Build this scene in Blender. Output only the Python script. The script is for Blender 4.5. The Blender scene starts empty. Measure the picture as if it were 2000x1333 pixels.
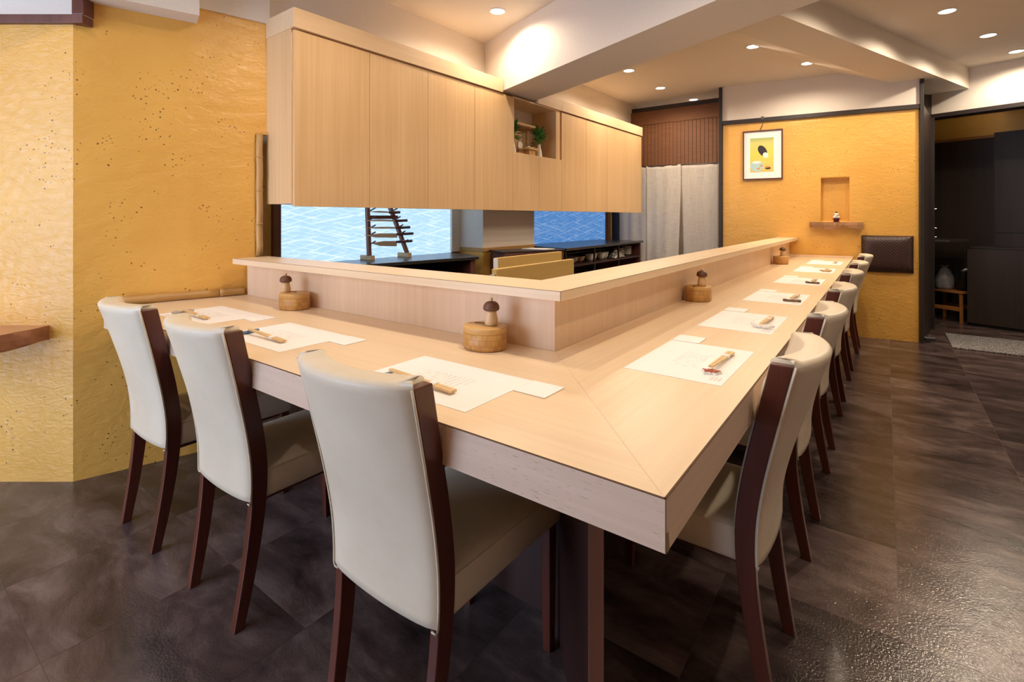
import bpy, bmesh, math, random
from mathutils import Vector, Matrix, noise
random.seed(7)
S = bpy.context.scene
COL = S.collection
PI = math.pi

# ------------------------------------------------------------------ camera
TH = math.radians(36.486)
cam_d = bpy.data.cameras.new('camera')
cam = bpy.data.objects.new('camera', cam_d); COL.objects.link(cam)
cam.location = (0.239, -0.674, 1.132)
cam.rotation_euler = (PI/2, 0, TH)
cam_d.sensor_fit = 'HORIZONTAL'; cam_d.sensor_width = 36
cam_d.lens = 985/2000*36
cam_d.shift_y = -(666.5-425.5)/2000
cam_d.clip_start = 0.05
S.camera = cam

# ------------------------------------------------------------------ world, light, exposure
wd = bpy.data.worlds.new('world'); S.world = wd; wd.use_nodes = True
wd.node_tree.nodes['Background'].inputs[0].default_value = (0.55, 0.7, 1, 1)
wd.node_tree.nodes['Background'].inputs[1].default_value = 0.3
S.view_settings.view_transform = 'Standard'
S.view_settings.look = 'None'
S.view_settings.gamma = 1
S.view_settings.use_curve_mapping = False
S.view_settings.exposure = 0.55
LAMP_W = 28.0            # watts of one downlight
LAMP_COL = (1.0, 0.82, 0.62)
DAY = 5.0                # daylight through the shop window behind the camera
S.cycles.use_denoising = True
S.cycles.max_bounces = 8
S.cycles.diffuse_bounces = 5
S.cycles.sample_clamp_indirect = 6

# ------------------------------------------------------------------ helpers
def link(o, parent=None):
    COL.objects.link(o)
    if parent: o.parent = parent
    return o

def tag(o, label=None, cat=None, group=None, kind=None):
    if label: o['label'] = label
    if cat: o['category'] = cat
    if group: o['group'] = group
    if kind: o['kind'] = kind
    return o

def thing(name, label, cat, loc=(0, 0, 0), rz=0, group=None):
    o = bpy.data.objects.new(name, None); COL.objects.link(o)
    o.empty_display_size = 0.05
    o.location = loc; o.rotation_euler = (0, 0, rz)
    return tag(o, label, cat, group)

class MB:
    """collects faces; build() links them as one mesh object"""
    def __init__(s): s.v = []; s.f = []
    def add(s, vs, fs):
        n = len(s.v); s.v += [tuple(v) for v in vs]; s.f += [[i+n for i in f] for f in fs]; return s
    def box(s, x0, x1, y0, y1, z0, z1):
        return s.add([(x0,y0,z0),(x1,y0,z0),(x1,y1,z0),(x0,y1,z0),(x0,y0,z1),(x1,y0,z1),(x1,y1,z1),(x0,y1,z1)],
                     [(0,3,2,1),(4,5,6,7),(0,1,5,4),(1,2,6,5),(2,3,7,6),(3,0,4,7)])
    def prism(s, poly, z0, z1):
        """vertical prism over a plan polygon"""
        a = sum(poly[i][0]*poly[(i+1)%len(poly)][1]-poly[(i+1)%len(poly)][0]*poly[i][1] for i in range(len(poly)))
        if a < 0: poly = poly[::-1]
        n = len(poly)
        vs = [(p[0],p[1],z0) for p in poly]+[(p[0],p[1],z1) for p in poly]
        fs = [list(range(n))[::-1], list(range(n,2*n))]+[[i,(i+1)%n,n+(i+1)%n,n+i] for i in range(n)]
        return s.add(vs, fs)
    def bar(s, p, q, w, h, up=(0,0,1), w2=None, h2=None):
        """rectangular bar from p to q, width w (sideways) and height h (along up)"""
        p = Vector(p); q = Vector(q); d = (q-p).normalized(); u = Vector(up)
        sd = d.cross(u)
        if sd.length < 1e-4: sd = Vector((1,0,0))
        sd.normalize(); u = sd.cross(d).normalized()
        w2 = w if w2 is None else w2; h2 = h if h2 is None else h2
        vs = []
        for c, ww, hh in ((p,w,h),(q,w2,h2)):
            for a, b in ((-1,-1),(1,-1),(1,1),(-1,1)): vs.append(c+sd*a*ww/2+u*b*hh/2)
        return s.add(vs, [(0,1,2,3),(7,6,5,4),(0,4,5,1),(1,5,6,2),(2,6,7,3),(3,7,4,0)])
    def tube(s, pts, r, n=10, caps=True):
        pts = [Vector(p) for p in pts]; rs = r if isinstance(r,(list,tuple)) else [r]*len(pts)
        vs = []; fs = []
        ref = Vector((0,0,1))
        for i, p in enumerate(pts):
            d = (pts[min(i+1,len(pts)-1)]-pts[max(i-1,0)]).normalized()
            a = d.cross(Vector((1,0,0)) if abs(d.z) > .9 else ref)
            a.normalize(); b = d.cross(a)
            for k in range(n):
                t = 2*PI*k/n; vs.append(p+(a*math.cos(t)+b*math.sin(t))*rs[i])
        for i in range(len(pts)-1):
            for k in range(n):
                fs.append((i*n+k, (i+1)*n+k, (i+1)*n+(k+1)%n, i*n+(k+1)%n))
        if caps: fs += [list(range(n)), list(range((len(pts)-1)*n, len(pts)*n))[::-1]]
        return s.add(vs, fs)
    def lathe(s, prof, c=(0,0,0), n=24, sx=1, sy=1):
        """prof: (radius, z) from bottom to top, about a vertical axis"""
        vs = []; fs = []
        for r, z in prof:
            for k in range(n):
                t = 2*PI*k/n; vs.append((c[0]+r*sx*math.cos(t), c[1]+r*sy*math.sin(t), c[2]+z))
        m = len(prof)
        for i in range(m-1):
            for k in range(n):
                fs.append((i*n+k, i*n+(k+1)%n, (i+1)*n+(k+1)%n, (i+1)*n+k))
        fs += [list(range(n))[::-1], list(range((m-1)*n, m*n))]
        return s.add(vs, fs)
    def build(s, name, mat, parent=None, bevel=0, smooth=False, world=False, seg=2, origin=None):
        vs = s.v
        if world and parent:
            R = Matrix.Rotation(-parent.rotation_euler[2], 3, 'Z'); L = Vector(parent.location)
            vs = [R @ (Vector(v)-L) for v in vs]
        if origin: vs = [Vector(v)-Vector(origin) for v in vs]
        me = bpy.data.meshes.new(name); me.from_pydata([tuple(v) for v in vs], [], s.f); me.update()
        bm = bmesh.new(); bm.from_mesh(me); bmesh.ops.recalc_face_normals(bm, faces=bm.faces); bm.to_mesh(me); bm.free()
        o = bpy.data.objects.new(name, me); link(o, parent)
        if origin: o.location = origin
        if mat: me.materials.append(mat)
        if smooth:
            for p in me.polygons: p.use_smooth = True
        if bevel:
            b = o.modifiers.new('bevel', 'BEVEL'); b.width = bevel; b.segments = seg; b.limit_method = 'ANGLE'; b.angle_limit = 0.6
        return o

def clone(o, parent=None):
    c = o.copy(); COL.objects.link(c); c.parent = parent
    for ch in o.children: clone(ch, c)
    return c

def struct(name, mb, mat, bevel=0, parent=None, smooth=False):
    o = mb.build(name, mat, parent, bevel=bevel, smooth=smooth)
    if not parent: o['kind'] = 'structure'
    return o

# ------------------------------------------------------------------ materials
def newmat(name):
    m = bpy.data.materials.new(name); m.use_nodes = True
    nt = m.node_tree; b = nt.nodes['Principled BSDF']
    return m, nt, b
def N(nt, t, **kw):
    n = nt.nodes.new(t)
    for k, v in kw.items():
        if k.startswith('i_'): n.inputs[int(k[2:])].default_value = v
        else: setattr(n, k, v)
    return n
def L(nt, a, b): nt.links.new(a, b)
def ramp(nt, src, stops):
    r = N(nt, 'ShaderNodeValToRGB'); e = r.color_ramp.elements
    while len(e) < len(stops): e.new(0.5)
    for i, (p, c) in enumerate(stops):
        e[i].position = p; e[i].color = c if len(c) == 4 else (*c, 1)
    L(nt, src, r.inputs[0]); return r
def coords(nt, scale=(1,1,1), rot=(0,0,0), kind='Object', loc=(0,0,0)):
    t = N(nt, 'ShaderNodeTexCoord'); mp = N(nt, 'ShaderNodeMapping')
    mp.inputs['Scale'].default_value = scale; mp.inputs['Rotation'].default_value = rot; mp.inputs['Location'].default_value = loc
    L(nt, t.outputs[kind], mp.inputs[0]); return mp.outputs[0]
def tnoise(nt, vec, scale, detail=4, rough=0.55, dist=0):
    n = N(nt, 'ShaderNodeTexNoise'); n.inputs['Scale'].default_value = scale; n.inputs['Detail'].default_value = detail
    n.inputs['Roughness'].default_value = rough; n.inputs['Distortion'].default_value = dist
    L(nt, vec, n.inputs['Vector']); return n.outputs['Fac']
def bump(nt, b, h, strength, dist=0.01, prev=None):
    n = N(nt, 'ShaderNodeBump'); n.inputs['Strength'].default_value = strength; n.inputs['Distance'].default_value = dist
    L(nt, h, n.inputs['Height'])
    if prev: L(nt, prev.outputs[0], n.inputs['Normal'])
    L(nt, n.outputs[0], b.inputs['Normal']); return n
def mixc(nt, fac, a, b_):
    m = N(nt, 'ShaderNodeMix', data_type='RGBA')
    if hasattr(fac, 'node'): L(nt, fac, m.inputs[0])
    else: m.inputs[0].default_value = fac
    for i, s in ((6, a), (7, b_)):
        if hasattr(s, 'node'): L(nt, s, m.inputs[i])
        else: m.inputs[i].default_value = s if len(s) == 4 else (*s, 1)
    return m.outputs[2]
def math_(nt, op, a, b_=None):
    m = N(nt, 'ShaderNodeMath', operation=op)
    for i, s in ((0, a), (1, b_)):
        if s is None: continue
        if hasattr(s, 'node'): L(nt, s, m.inputs[i])
        else: m.inputs[i].default_value = s
    return m.outputs[0]

def plain(name, col, rough=0.5, metal=0, spec=0.5, nz=0.0, nscale=20, bmp=0.0, coat=0):
    m, nt, b = newmat(name)
    b.inputs['Roughness'].default_value = rough; b.inputs['Metallic'].default_value = metal
    b.inputs['Specular IOR Level'].default_value = spec
    if coat: b.inputs['Coat Weight'].default_value = coat
    v = coords(nt); f = tnoise(nt, v, nscale, 5)
    r = ramp(nt, f, [(0.25, tuple(c*(1-nz) for c in col)), (0.75, tuple(min(1, c*(1+nz)) for c in col))])
    L(nt, r.outputs[0], b.inputs['Base Color'])
    if bmp: bump(nt, b, tnoise(nt, v, nscale*4, 4), bmp, 0.002)
    return m

def wood(name, c1, c2, axis, rough=0.42, pores=False, freq=55, coat=0, wide=1.0):
    m, nt, b = newmat(name)
    sc = {'X': (1.2, freq, freq), 'Y': (freq, 1.2, freq), 'Z': (freq, freq, 1.2)}[axis]
    v = coords(nt, sc)
    f = tnoise(nt, v, 1.0*wide, 6, 0.6, 0.3)
    sc2 = {'X': (.5, 7, 7), 'Y': (7, .5, 7), 'Z': (7, 7, .5)}[axis]
    g = tnoise(nt, coords(nt, sc2), 1.0, 3, 0.5, 0.6)
    mid = math_(nt, 'ADD', math_(nt, 'MULTIPLY', f, 0.6), math_(nt, 'MULTIPLY', g, 0.4))
    r = ramp(nt, mid, [(0.32, c2), (0.66, c1)])
    colo = r.outputs[0]
    if pores:
        sp = {'X': (45, 420, 420), 'Y': (420, 45, 420), 'Z': (420, 420, 45)}[axis]
        p = tnoise(nt, coords(nt, sp), 1.0, 2, 0.5)
        big = tnoise(nt, coords(nt, (3.0, 3.0, 3.0)), 1.0, 2)
        pp = math_(nt, 'GREATER_THAN', math_(nt, 'ADD', p, math_(nt, 'MULTIPLY', big, 0.25)), 0.80)
        colo = mixc(nt, math_(nt, 'MULTIPLY', pp, 0.45), colo, tuple(c*0.35 for c in c2))
    L(nt, colo, b.inputs['Base Color'])
    b.inputs['Roughness'].default_value = rough
    if coat: b.inputs['Coat Weight'].default_value = coat; b.inputs['Coat Roughness'].default_value = 0.2
    bump(nt, b, f, 0.04, 0.002)
    return m

M = {}
TW1, TW2 = (0.86, 0.675, 0.46), (0.77, 0.58, 0.375)
M['top_x'] = wood('maple_grain_x', TW1, TW2, 'X', 0.36, freq=70)
M['top_y'] = wood('maple_grain_y', TW1, TW2, 'Y', 0.36, freq=70)
M['edge_x'] = wood('maple_edge_x', (0.72, 0.55, 0.42), (0.62, 0.46, 0.34), 'X', 0.45, pores=True)
M['edge_y'] = wood('maple_edge_y', (0.72, 0.55, 0.42), (0.62, 0.46, 0.34), 'Y', 0.45, pores=True)
M['panel_z'] = wood('maple_panel_z', (0.80, 0.60, 0.41), (0.70, 0.50, 0.33), 'Z', 0.4, freq=60)
M['cab_z'] = wood('cabinet_veneer_z', (0.78, 0.535, 0.285), (0.66, 0.42, 0.205), 'Z', 0.42, freq=60)
M['cab_y'] = wood('cabinet_veneer_y', (0.80, 0.585, 0.36), (0.72, 0.51, 0.30), 'Y', 0.42, freq=60)
M['gap'] = plain('dark_joint', (0.10, 0.045, 0.015), 0.8)
M['white'] = plain('white_wallpaper', (0.72, 0.65, 0.57), 0.85, nz=0.03, nscale=90, bmp=0.12)
M['ceil'] = plain('ceiling_paper', (0.72, 0.65, 0.57), 0.9, nz=0.02, nscale=80, bmp=0.08)
M['darkwood'] = wood('dark_stained_wood', (0.125, 0.030, 0.017), (0.070, 0.016, 0.009), 'Z', 0.28, freq=30, coat=0.25)
M['trim'] = wood('dark_trim', (0.030, 0.019, 0.015), (0.016, 0.010, 0.009), 'X', 0.45, freq=30)
M['trimz'] = wood('dark_post', (0.026, 0.019, 0.018), (0.014, 0.011, 0.012), 'Z', 0.4, freq=30)
M['darkpanel'] = wood('dark_brown_laminate', (0.040, 0.025, 0.019), (0.022, 0.014, 0.011), 'Z', 0.42, freq=45)
M['base'] = wood('dark_red_brown_base', (0.045, 0.018, 0.014), (0.025, 0.010, 0.010), 'Z', 0.4, freq=30)
M['slab_end'] = wood('brown_slab_end', (0.22, 0.10, 0.06), (0.16, 0.07, 0.045), 'Z', 0.5, freq=30)
M['redbrown'] = wood('red_brown_wood', (0.16, 0.055, 0.035), (0.09, 0.03, 0.02), 'Z', 0.45, freq=30)
M['rackwood'] = wood('rack_wood', (0.30, 0.13, 0.085), (0.20, 0.08, 0.05), 'Z', 0.5, freq=30)
M['patch'] = plain('olive_patch', (0.27, 0.19, 0.07), 0.5, nz=0.2, nscale=200)
M['black'] = plain('black_counter', (0.022, 0.022, 0.026), 0.25, spec=0.6, nz=0.1)
M['bamboo'] = wood('old_bamboo', (0.56, 0.33, 0.11), (0.40, 0.21, 0.06), 'Y', 0.4, freq=40)
M['bamboo_z'] = wood('old_bamboo_z', (0.56, 0.33, 0.11), (0.40, 0.21, 0.06), 'Z', 0.4, freq=40)
M['paper'] = plain('white_paper', (0.90, 0.88, 0.85), 0.8, nz=0.01)
M['ink'] = plain('pale_grey_ink', (0.62, 0.60, 0.58), 0.8)
M['stamp'] = plain('pale_red_ink', (0.78, 0.45, 0.42), 0.8)
M['stick'] = wood('chopstick_wood', (0.80, 0.58, 0.30), (0.70, 0.47, 0.22), 'Y', 0.5)
M['ceramic'] = plain('white_ceramic', (0.85, 0.83, 0.78), 0.25)
M['ceramic_grey'] = plain('grey_glazed_ceramic', (0.45, 0.41, 0.36), 0.4, nz=0.15)
M['ceramic_tan'] = plain('tan_glazed_ceramic', (0.42, 0.25, 0.14), 0.4, nz=0.2)
M['blueglaze'] = plain('blue_glaze', (0.10, 0.18, 0.30), 0.3)
M['redglaze'] = plain('brick_red_glaze', (0.45, 0.09, 0.05), 0.35, nz=0.3, nscale=120)
M['twig'] = plain('brown_twig', (0.20, 0.11, 0.055), 0.6, nz=0.3, nscale=80)
M['gold'] = plain('pale_gold_glaze', (0.62, 0.42, 0.18), 0.4)
M['cap'] = wood('walnut_cap', (0.17, 0.070, 0.035), (0.09, 0.035, 0.018), 'X', 0.45, freq=90)
M['turned'] = wood('turned_pale_wood', (0.74, 0.52, 0.28), (0.64, 0.42, 0.21), 'Z', 0.4, freq=60)
M['steel'] = plain('knife_steel', (0.55, 0.56, 0.58), 0.25, metal=1)
M['steel_dark'] = plain('dark_steel', (0.10, 0.10, 0.11), 0.35, metal=0.8)
M['board'] = wood('yellow_board', (0.74, 0.50, 0.17), (0.60, 0.38, 0.11), 'Y', 0.5, freq=25)
M['foil'] = plain('crumpled_foil', (0.75, 0.75, 0.76), 0.25, metal=1, nz=0.3, nscale=60, bmp=1.0)
M['leaf'] = plain('dark_green_leaf', (0.06, 0.21, 0.035), 0.35, nz=0.5, nscale=30)
M['lens_ring'] = plain('white_lamp_ring', (0.85, 0.83, 0.8), 0.4)
M['figure_white'] = plain('white_figure', (0.85, 0.80, 0.75), 0.4)
M['figure_red'] = plain('dark_red_lacquer', (0.09, 0.012, 0.018), 0.25)
M['rust'] = plain('live_edge_bark', (0.36, 0.15, 0.075), 0.55, nz=0.35, nscale=18, bmp=0.6)
M['shelfwood'] = wood('gnarled_wood', (0.42, 0.21, 0.085), (0.20, 0.09, 0.035), 'X', 0.6, freq=18)
M['rust_top'] = wood('shelf_top_wood', (0.55, 0.29, 0.13), (0.42, 0.20, 0.09), 'X', 0.35, freq=25)
M['stool'] = wood('orange_stool_wood', (0.40, 0.17, 0.045), (0.27, 0.10, 0.025), 'X', 0.4, freq=30)
M['bag'] = plain('grey_plastic_bag', (0.30, 0.31, 0.36), 0.3, nz=0.2, nscale=25, bmp=0.4)
M['bin'] = plain('black_bin', (0.012, 0.012, 0.013), 0.4)

def mat_plaster():
    m, nt, b = newmat('yellow_plaster')
    v = coords(nt)
    base = ramp(nt, tnoise(nt, v, 3.0, 4), [(0.3, (0.70, 0.375, 0.075)), (0.7, (0.77, 0.43, 0.095))])
    # straw flecks: small voronoi dots that gather in clusters
    vo = N(nt, 'ShaderNodeTexVoronoi'); vo.inputs['Scale'].default_value = 62; vo.inputs['Randomness'].default_value = 1
    vv = N(nt, 'ShaderNodeVectorMath', operation='ADD')
    nd = N(nt, 'ShaderNodeTexNoise'); nd.inputs['Scale'].default_value = 60; L(nt, v, nd.inputs['Vector'])
    ndm = N(nt, 'ShaderNodeVectorMath', operation='SCALE'); ndm.inputs['Scale'].default_value = 0.008
    L(nt, nd.outputs['Color'], ndm.inputs[0]); L(nt, v, vv.inputs[0]); L(nt, ndm.outputs[0], vv.inputs[1])
    L(nt, vv.outputs[0], vo.inputs['Vector'])
    sep = N(nt, 'ShaderNodeSeparateColor'); L(nt, vo.outputs['Color'], sep.inputs[0])
    clus = tnoise(nt, v, 6.0, 2, 0.55)
    thr = ramp(nt, clus, [(0.54, (0, 0, 0)), (0.63, (1, 1, 1))])
    pick = math_(nt, 'LESS_THAN', sep.outputs[0], math_(nt, 'ADD', math_(nt, 'MULTIPLY', thr.outputs[0], 0.95), 0.018))
    dot = math_(nt, 'LESS_THAN', vo.outputs['Distance'], math_(nt, 'ADD', 0.09, math_(nt, 'MULTIPLY', sep.outputs[1], 0.14)))
    fl = math_(nt, 'MULTIPLY', pick, dot)
    L(nt, mixc(nt, math_(nt, 'MULTIPLY', fl, 0.85), base.outputs[0], (0.06, 0.025, 0.008)), b.inputs['Base Color'])
    b.inputs['Roughness'].default_value = 0.27
    b.inputs['Specular IOR Level'].default_value = 0.5
    w = N(nt, 'ShaderNodeTexWave', wave_type='RINGS', rings_direction='SPHERICAL')
    w.inputs['Scale'].default_value = 7; w.inputs['Distortion'].default_value = 6; w.inputs['Detail'].default_value = 3
    w.inputs['Detail Scale'].default_value = 0.8; w.inputs['Detail Roughness'].default_value = 0.6
    L(nt, v, w.inputs['Vector'])
    patch = tnoise(nt, v, 2.2, 2)
    pr_ = ramp(nt, patch, [(0.42, (0, 0, 0)), (0.62, (1, 1, 1))])
    h1 = math_(nt, 'MULTIPLY', w.outputs['Fac'], math_(nt, 'ADD', math_(nt, 'MULTIPLY', pr_.outputs[0], 0.8), 0.2))
    h2 = tnoise(nt, coords(nt, (1, 1, 1.9)), 19, 6, 0.62, 0.8)
    h = math_(nt, 'ADD', math_(nt, 'MULTIPLY', h1, 0.22), math_(nt, 'MULTIPLY', h2, 0.9))
    bump(nt, b, h, 0.46, 0.011)
    return m
M['plaster'] = mat_plaster()

def mat_floor():
    m, nt, b = newmat('slate_look_vinyl')
    oi = N(nt, 'ShaderNodeObjectInfo')
    tc = N(nt, 'ShaderNodeTexCoord')
    sc = N(nt, 'ShaderNodeVectorMath', operation='SCALE'); L(nt, oi.outputs['Location'], sc.inputs[0]); sc.inputs['Scale'].default_value = 3.7
    ad = N(nt, 'ShaderNodeVectorMath', operation='ADD'); L(nt, tc.outputs['Object'], ad.inputs[0]); L(nt, sc.outputs[0], ad.inputs[1])
    mp = N(nt, 'ShaderNodeMapping'); mp.inputs['Scale'].default_value = (2.6, 5.5, 1); L(nt, ad.outputs[0], mp.inputs[0])
    f = tnoise(nt, mp.outputs[0], 1.3, 7, 0.62, 0.5)
    r = ramp(nt, f, [(0.32, (0.030, 0.020, 0.019)), (0.50, (0.082, 0.056, 0.053)), (0.68, (0.160, 0.120, 0.112))])
    hv = N(nt, 'ShaderNodeHueSaturation'); L(nt, r.outputs[0], hv.inputs['Color'])
    L(nt, math_(nt, 'ADD', math_(nt, 'MULTIPLY', oi.outputs['Random'], 0.75), 0.62), hv.inputs['Value'])
    L(nt, hv.outputs[0], b.inputs['Base Color'])
    b.inputs['Roughness'].default_value = 0.18
    mp2 = N(nt, 'ShaderNodeMapping'); mp2.inputs['Scale'].default_value = (1, 1, 1); L(nt, ad.outputs[0], mp2.inputs[0])
    fine = tnoise(nt, mp2.outputs[0], 170, 2, 0.5)
    bump(nt, b, fine, 0.32, 0.003)
    return m
M['floor'] = mat_floor()
M['grout'] = plain('pale_tile_joint', (0.11, 0.09, 0.082), 0.7)

def mat_leather():
    m, nt, b = newmat('cream_leather')
    v = coords(nt)
    r = ramp(nt, tnoise(nt, v, 5, 5), [(0.3, (0.67, 0.585, 0.445)), (0.7, (0.77, 0.69, 0.545))])
    L(nt, r.outputs[0], b.inputs['Base Color'])
    b.inputs['Roughness'].default_value = 0.42
    vo = N(nt, 'ShaderNodeTexVoronoi'); vo.inputs['Scale'].default_value = 420; L(nt, v, vo.inputs['Vector'])
    h = math_(nt, 'ADD', math_(nt, 'MULTIPLY', vo.outputs['Distance'], 0.25), math_(nt, 'MULTIPLY', tnoise(nt, v, 9, 3), 0.8))
    bump(nt, b, h, 0.12, 0.004)
    return m
M['leather'] = mat_leather()

def mat_weave():
    m, nt, b = newmat('woven_brown_leather')
    v = coords(nt, (1, 1, 1))
    def wv(rot):
        w = N(nt, 'ShaderNodeTexWave', wave_type='BANDS', bands_direction='X'); w.inputs['Scale'].default_value = 16
        L(nt, coords(nt, (1, 1, 1), (0, rot, 0)), w.inputs['Vector']); return w.outputs['Fac']
    h = math_(nt, 'MAXIMUM', wv(0.785), math_(nt, 'MULTIPLY', wv(-0.785), 0.6))
    r = ramp(nt, h, [(0.2, (0.022, 0.010, 0.008)), (0.8, (0.060, 0.027, 0.020))])
    L(nt, r.outputs[0], b.inputs['Base Color']); b.inputs['Roughness'].default_value = 0.38
    bump(nt, b, h, 0.35, 0.004)
    return m
M['weave'] = mat_weave()

def mat_pane(name, c_lo, c_hi, strength, lines):
    m, nt, b = newmat(name)
    em = N(nt, 'ShaderNodeEmission'); out = nt.nodes['Material Output']
    tot = None
    for rot, scl in ((0.20, 13), (-0.17, 11), (0.29, 30), (-0.27, 23), (0.12, 37)):
        w = N(nt, 'ShaderNodeTexWave', wave_type='BANDS', bands_direction='Z'); w.inputs['Scale'].default_value = scl*0.35
        w.inputs['Distortion'].default_value = 0.25; w.inputs['Detail Scale'].default_value = 2.0; w.inputs['Detail'].default_value = 2
        L(nt, coords(nt, (1, 1, 1), (rot, 0, 0)), w.inputs['Vector'])
        rr0 = ramp(nt, w.outputs['Fac'], [(0.94, (0, 0, 0)), (1.0, (1, 1, 1))])
        rr = N(nt, 'ShaderNodeMath', operation='MULTIPLY'); L(nt, rr0.outputs[0], rr.inputs[0]); L(nt, ramp(nt, tnoise(nt, coords(nt, (3, 3+scl*.2, 9), loc=(scl, 0, 0)), 1.0, 2), [(.42, (0, 0, 0)), (.6, (1, 1, 1))]).outputs[0], rr.inputs[1])
        tot = rr.outputs[0] if tot is None else math_(nt, 'MAXIMUM', tot, rr.outputs[0])
    mist = tnoise(nt, coords(nt, (1, 8, 45)), 1.0, 5, 0.7)
    base = mixc(nt, mist, c_lo, c_hi)
    L(nt, mixc(nt, math_(nt, 'MULTIPLY', tot, lines), base, (0.80, 0.92, 1.0)), em.inputs[0])
    em.inputs[1].default_value = strength
    mx = N(nt, 'ShaderNodeAddShader'); gl = N(nt, 'ShaderNodeBsdfGlossy'); gl.inputs['Roughness'].default_value = 0.3; gl.inputs['Color'].default_value = (0.04, 0.04, 0.04, 1)
    L(nt, em.outputs[0], mx.inputs[0]); L(nt, gl.outputs[0], mx.inputs[1]); L(nt, mx.outputs[0], out.inputs[0])
    return m
M['pane1'] = mat_pane('bright_frosted_pane', (0.30, 0.54, 0.86), (0.54, 0.76, 1.0), 0.85, 0.75)
M['pane2'] = mat_pane('blue_frosted_pane', (0.045, 0.17, 0.44), (0.09, 0.25, 0.56), 0.75, 0.25)

def emit(name, col, st):
    m, nt, b = newmat(name); em = N(nt, 'ShaderNodeEmission'); em.inputs[0].default_value = (*col, 1); em.inputs[1].default_value = st
    L(nt, em.outputs[0], nt.nodes['Material Output'].inputs[0]); return m
M['lens'] = emit('lit_lamp_lens', (1, 0.90, 0.74), 9.0)
M['daypane'] = emit('daylight_pane', (0.62, 0.75, 1.0), DAY)

def mat_linen():
    m, nt, b = newmat('grey_linen')
    a = tnoise(nt, coords(nt, (240, 240, 8)), 1.0, 3); c = tnoise(nt, coords(nt, (10, 10, 240)), 1.0, 3)
    s = math_(nt, 'MULTIPLY', math_(nt, 'ADD', a, c), 0.5)
    r = ramp(nt, s, [(0.35, (0.50, 0.46, 0.41)), (0.65, (0.70, 0.66, 0.60))])
    L(nt, r.outputs[0], b.inputs['Base Color']); b.inputs['Roughness'].default_value = 0.9
    bump(nt, b, s, 0.3, 0.002)
    return m
M['linen'] = mat_linen()

def mat_blind():
    m, nt, b = newmat('woven_bamboo_blind')
    w = N(nt, 'ShaderNodeTexWave', wave_type='BANDS', bands_direction='Z'); w.inputs['Scale'].default_value = 60
    v = coords(nt); L(nt, v, w.inputs['Vector'])
    n = tnoise(nt, coords(nt, (6, 6, 160)), 1.0, 4)
    r = ramp(nt, math_(nt, 'ADD', math_(nt, 'MULTIPLY', w.outputs['Fac'], 0.35), math_(nt, 'MULTIPLY', n, 0.65)), [(0.25, (0.10, 0.035, 0.012)), (0.7, (0.24, 0.095, 0.035))])
    L(nt, r.outputs[0], b.inputs['Base Color']); b.inputs['Roughness'].default_value = 0.55
    bump(nt, b, w.outputs['Fac'], 0.4, 0.003)
    return m
M['blind'] = mat_blind()

def mat_boxwood(name='bamboo_strips'):
    m, nt, b = newmat(name)
    t = N(nt, 'ShaderNodeTexCoord')
    br = N(nt, 'ShaderNodeTexBrick'); br.inputs['Scale'].default_value = 1
    br.inputs['Brick Width'].default_value = 0.11; br.inputs['Row Height'].default_value = 0.0165; br.inputs['Mortar Size'].default_value = 0.0006
    br.inputs['Color1'].default_value = (0.60, 0.33, 0.10, 1); br.inputs['Color2'].default_value = (0.47, 0.23, 0.06, 1); br.inputs['Mortar'].default_value = (0.36, 0.17, 0.05, 1)
    # unroll the side: angle -> x
    sp = N(nt, 'ShaderNodeSeparateXYZ'); L(nt, t.outputs['Object'], sp.inputs[0])
    an = math_(nt, 'ARCTAN2', sp.outputs[1], sp.outputs[0])
    cb = N(nt, 'ShaderNodeCombineXYZ'); L(nt, an, cb.inputs[0]); L(nt, sp.outputs[2], cb.inputs[1])
    L(nt, cb.outputs[0], br.inputs['Vector'])
    L(nt, br.outputs[0], b.inputs['Base Color']); b.inputs['Roughness'].default_value = 0.42
    return m
M['boxside'] = mat_boxwood()
M['boxlid'] = wood('bamboo_lid', (0.68, 0.42, 0.15), (0.56, 0.31, 0.10), 'X', 0.4, freq=60)
def mat_rug():
    m, nt, b = newmat('speckled_grey_mat'); v = coords(nt); f = tnoise(nt, v, 110, 2, 0.8)
    r = ramp(nt, f, [(0.42, (0.035, 0.033, 0.034)), (0.5, (0.16, 0.15, 0.15)), (0.58, (0.42, 0.40, 0.40))])
    L(nt, r.outputs[0], b.inputs['Base Color']); b.inputs['Roughness'].default_value = 0.95; bump(nt, b, f, 0.8, 0.004); return m
M['matrug'] = mat_rug()

# ================================================================== structure
UA = math.radians(1.2); U = Vector((math.sin(UA), math.cos(UA), 0)); UN = Vector((U.y, -U.x, 0))   # kitchen side wall axis
BA = math.radians(20.9); E1 = Vector((math.sin(BA), math.cos(BA), 0)); E2 = Vector((math.cos(BA), -math.sin(BA), 0))  # building axes
FA = math.radians(7); FD = Vector((math.cos(FA), math.sin(FA), 0)); FN = Vector((math.sin(FA), -math.cos(FA), 0))  # far wall
FW0 = Vector((-1.133, 4.895, 0))
CEIL = 2.49
FZ = 0.022     # floor level

# floor: slab and tiles
mb = MB(); mb.box(-3.75, 2.6, -2.75, 7.6, FZ-0.06, FZ-0.0006)
floor = struct('floor', mb, M['grout'])
TX, TY = 0.43, 0.4525
mb = MB(); g = 0.0005; mb.box(g, TX-g, g, TY-g, -0.006, 0)
tile0 = None
for i in range(-9, 5):
    for j in range(-7, 17):
        x = 0.27+i*TX; y = 0.09+j*TY
        if x < -1.02 and y > 0.5: continue
        if x > 1.9 or x+TX < -3.6 or y < -2.7: continue
        if tile0 is None:
            t = mb.build('floor_tile', M['floor'], floor); tile0 = t
        else:
            t = tile0.copy(); COL.objects.link(t); t.parent = floor
        t.location = (x, y, FZ)

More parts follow.
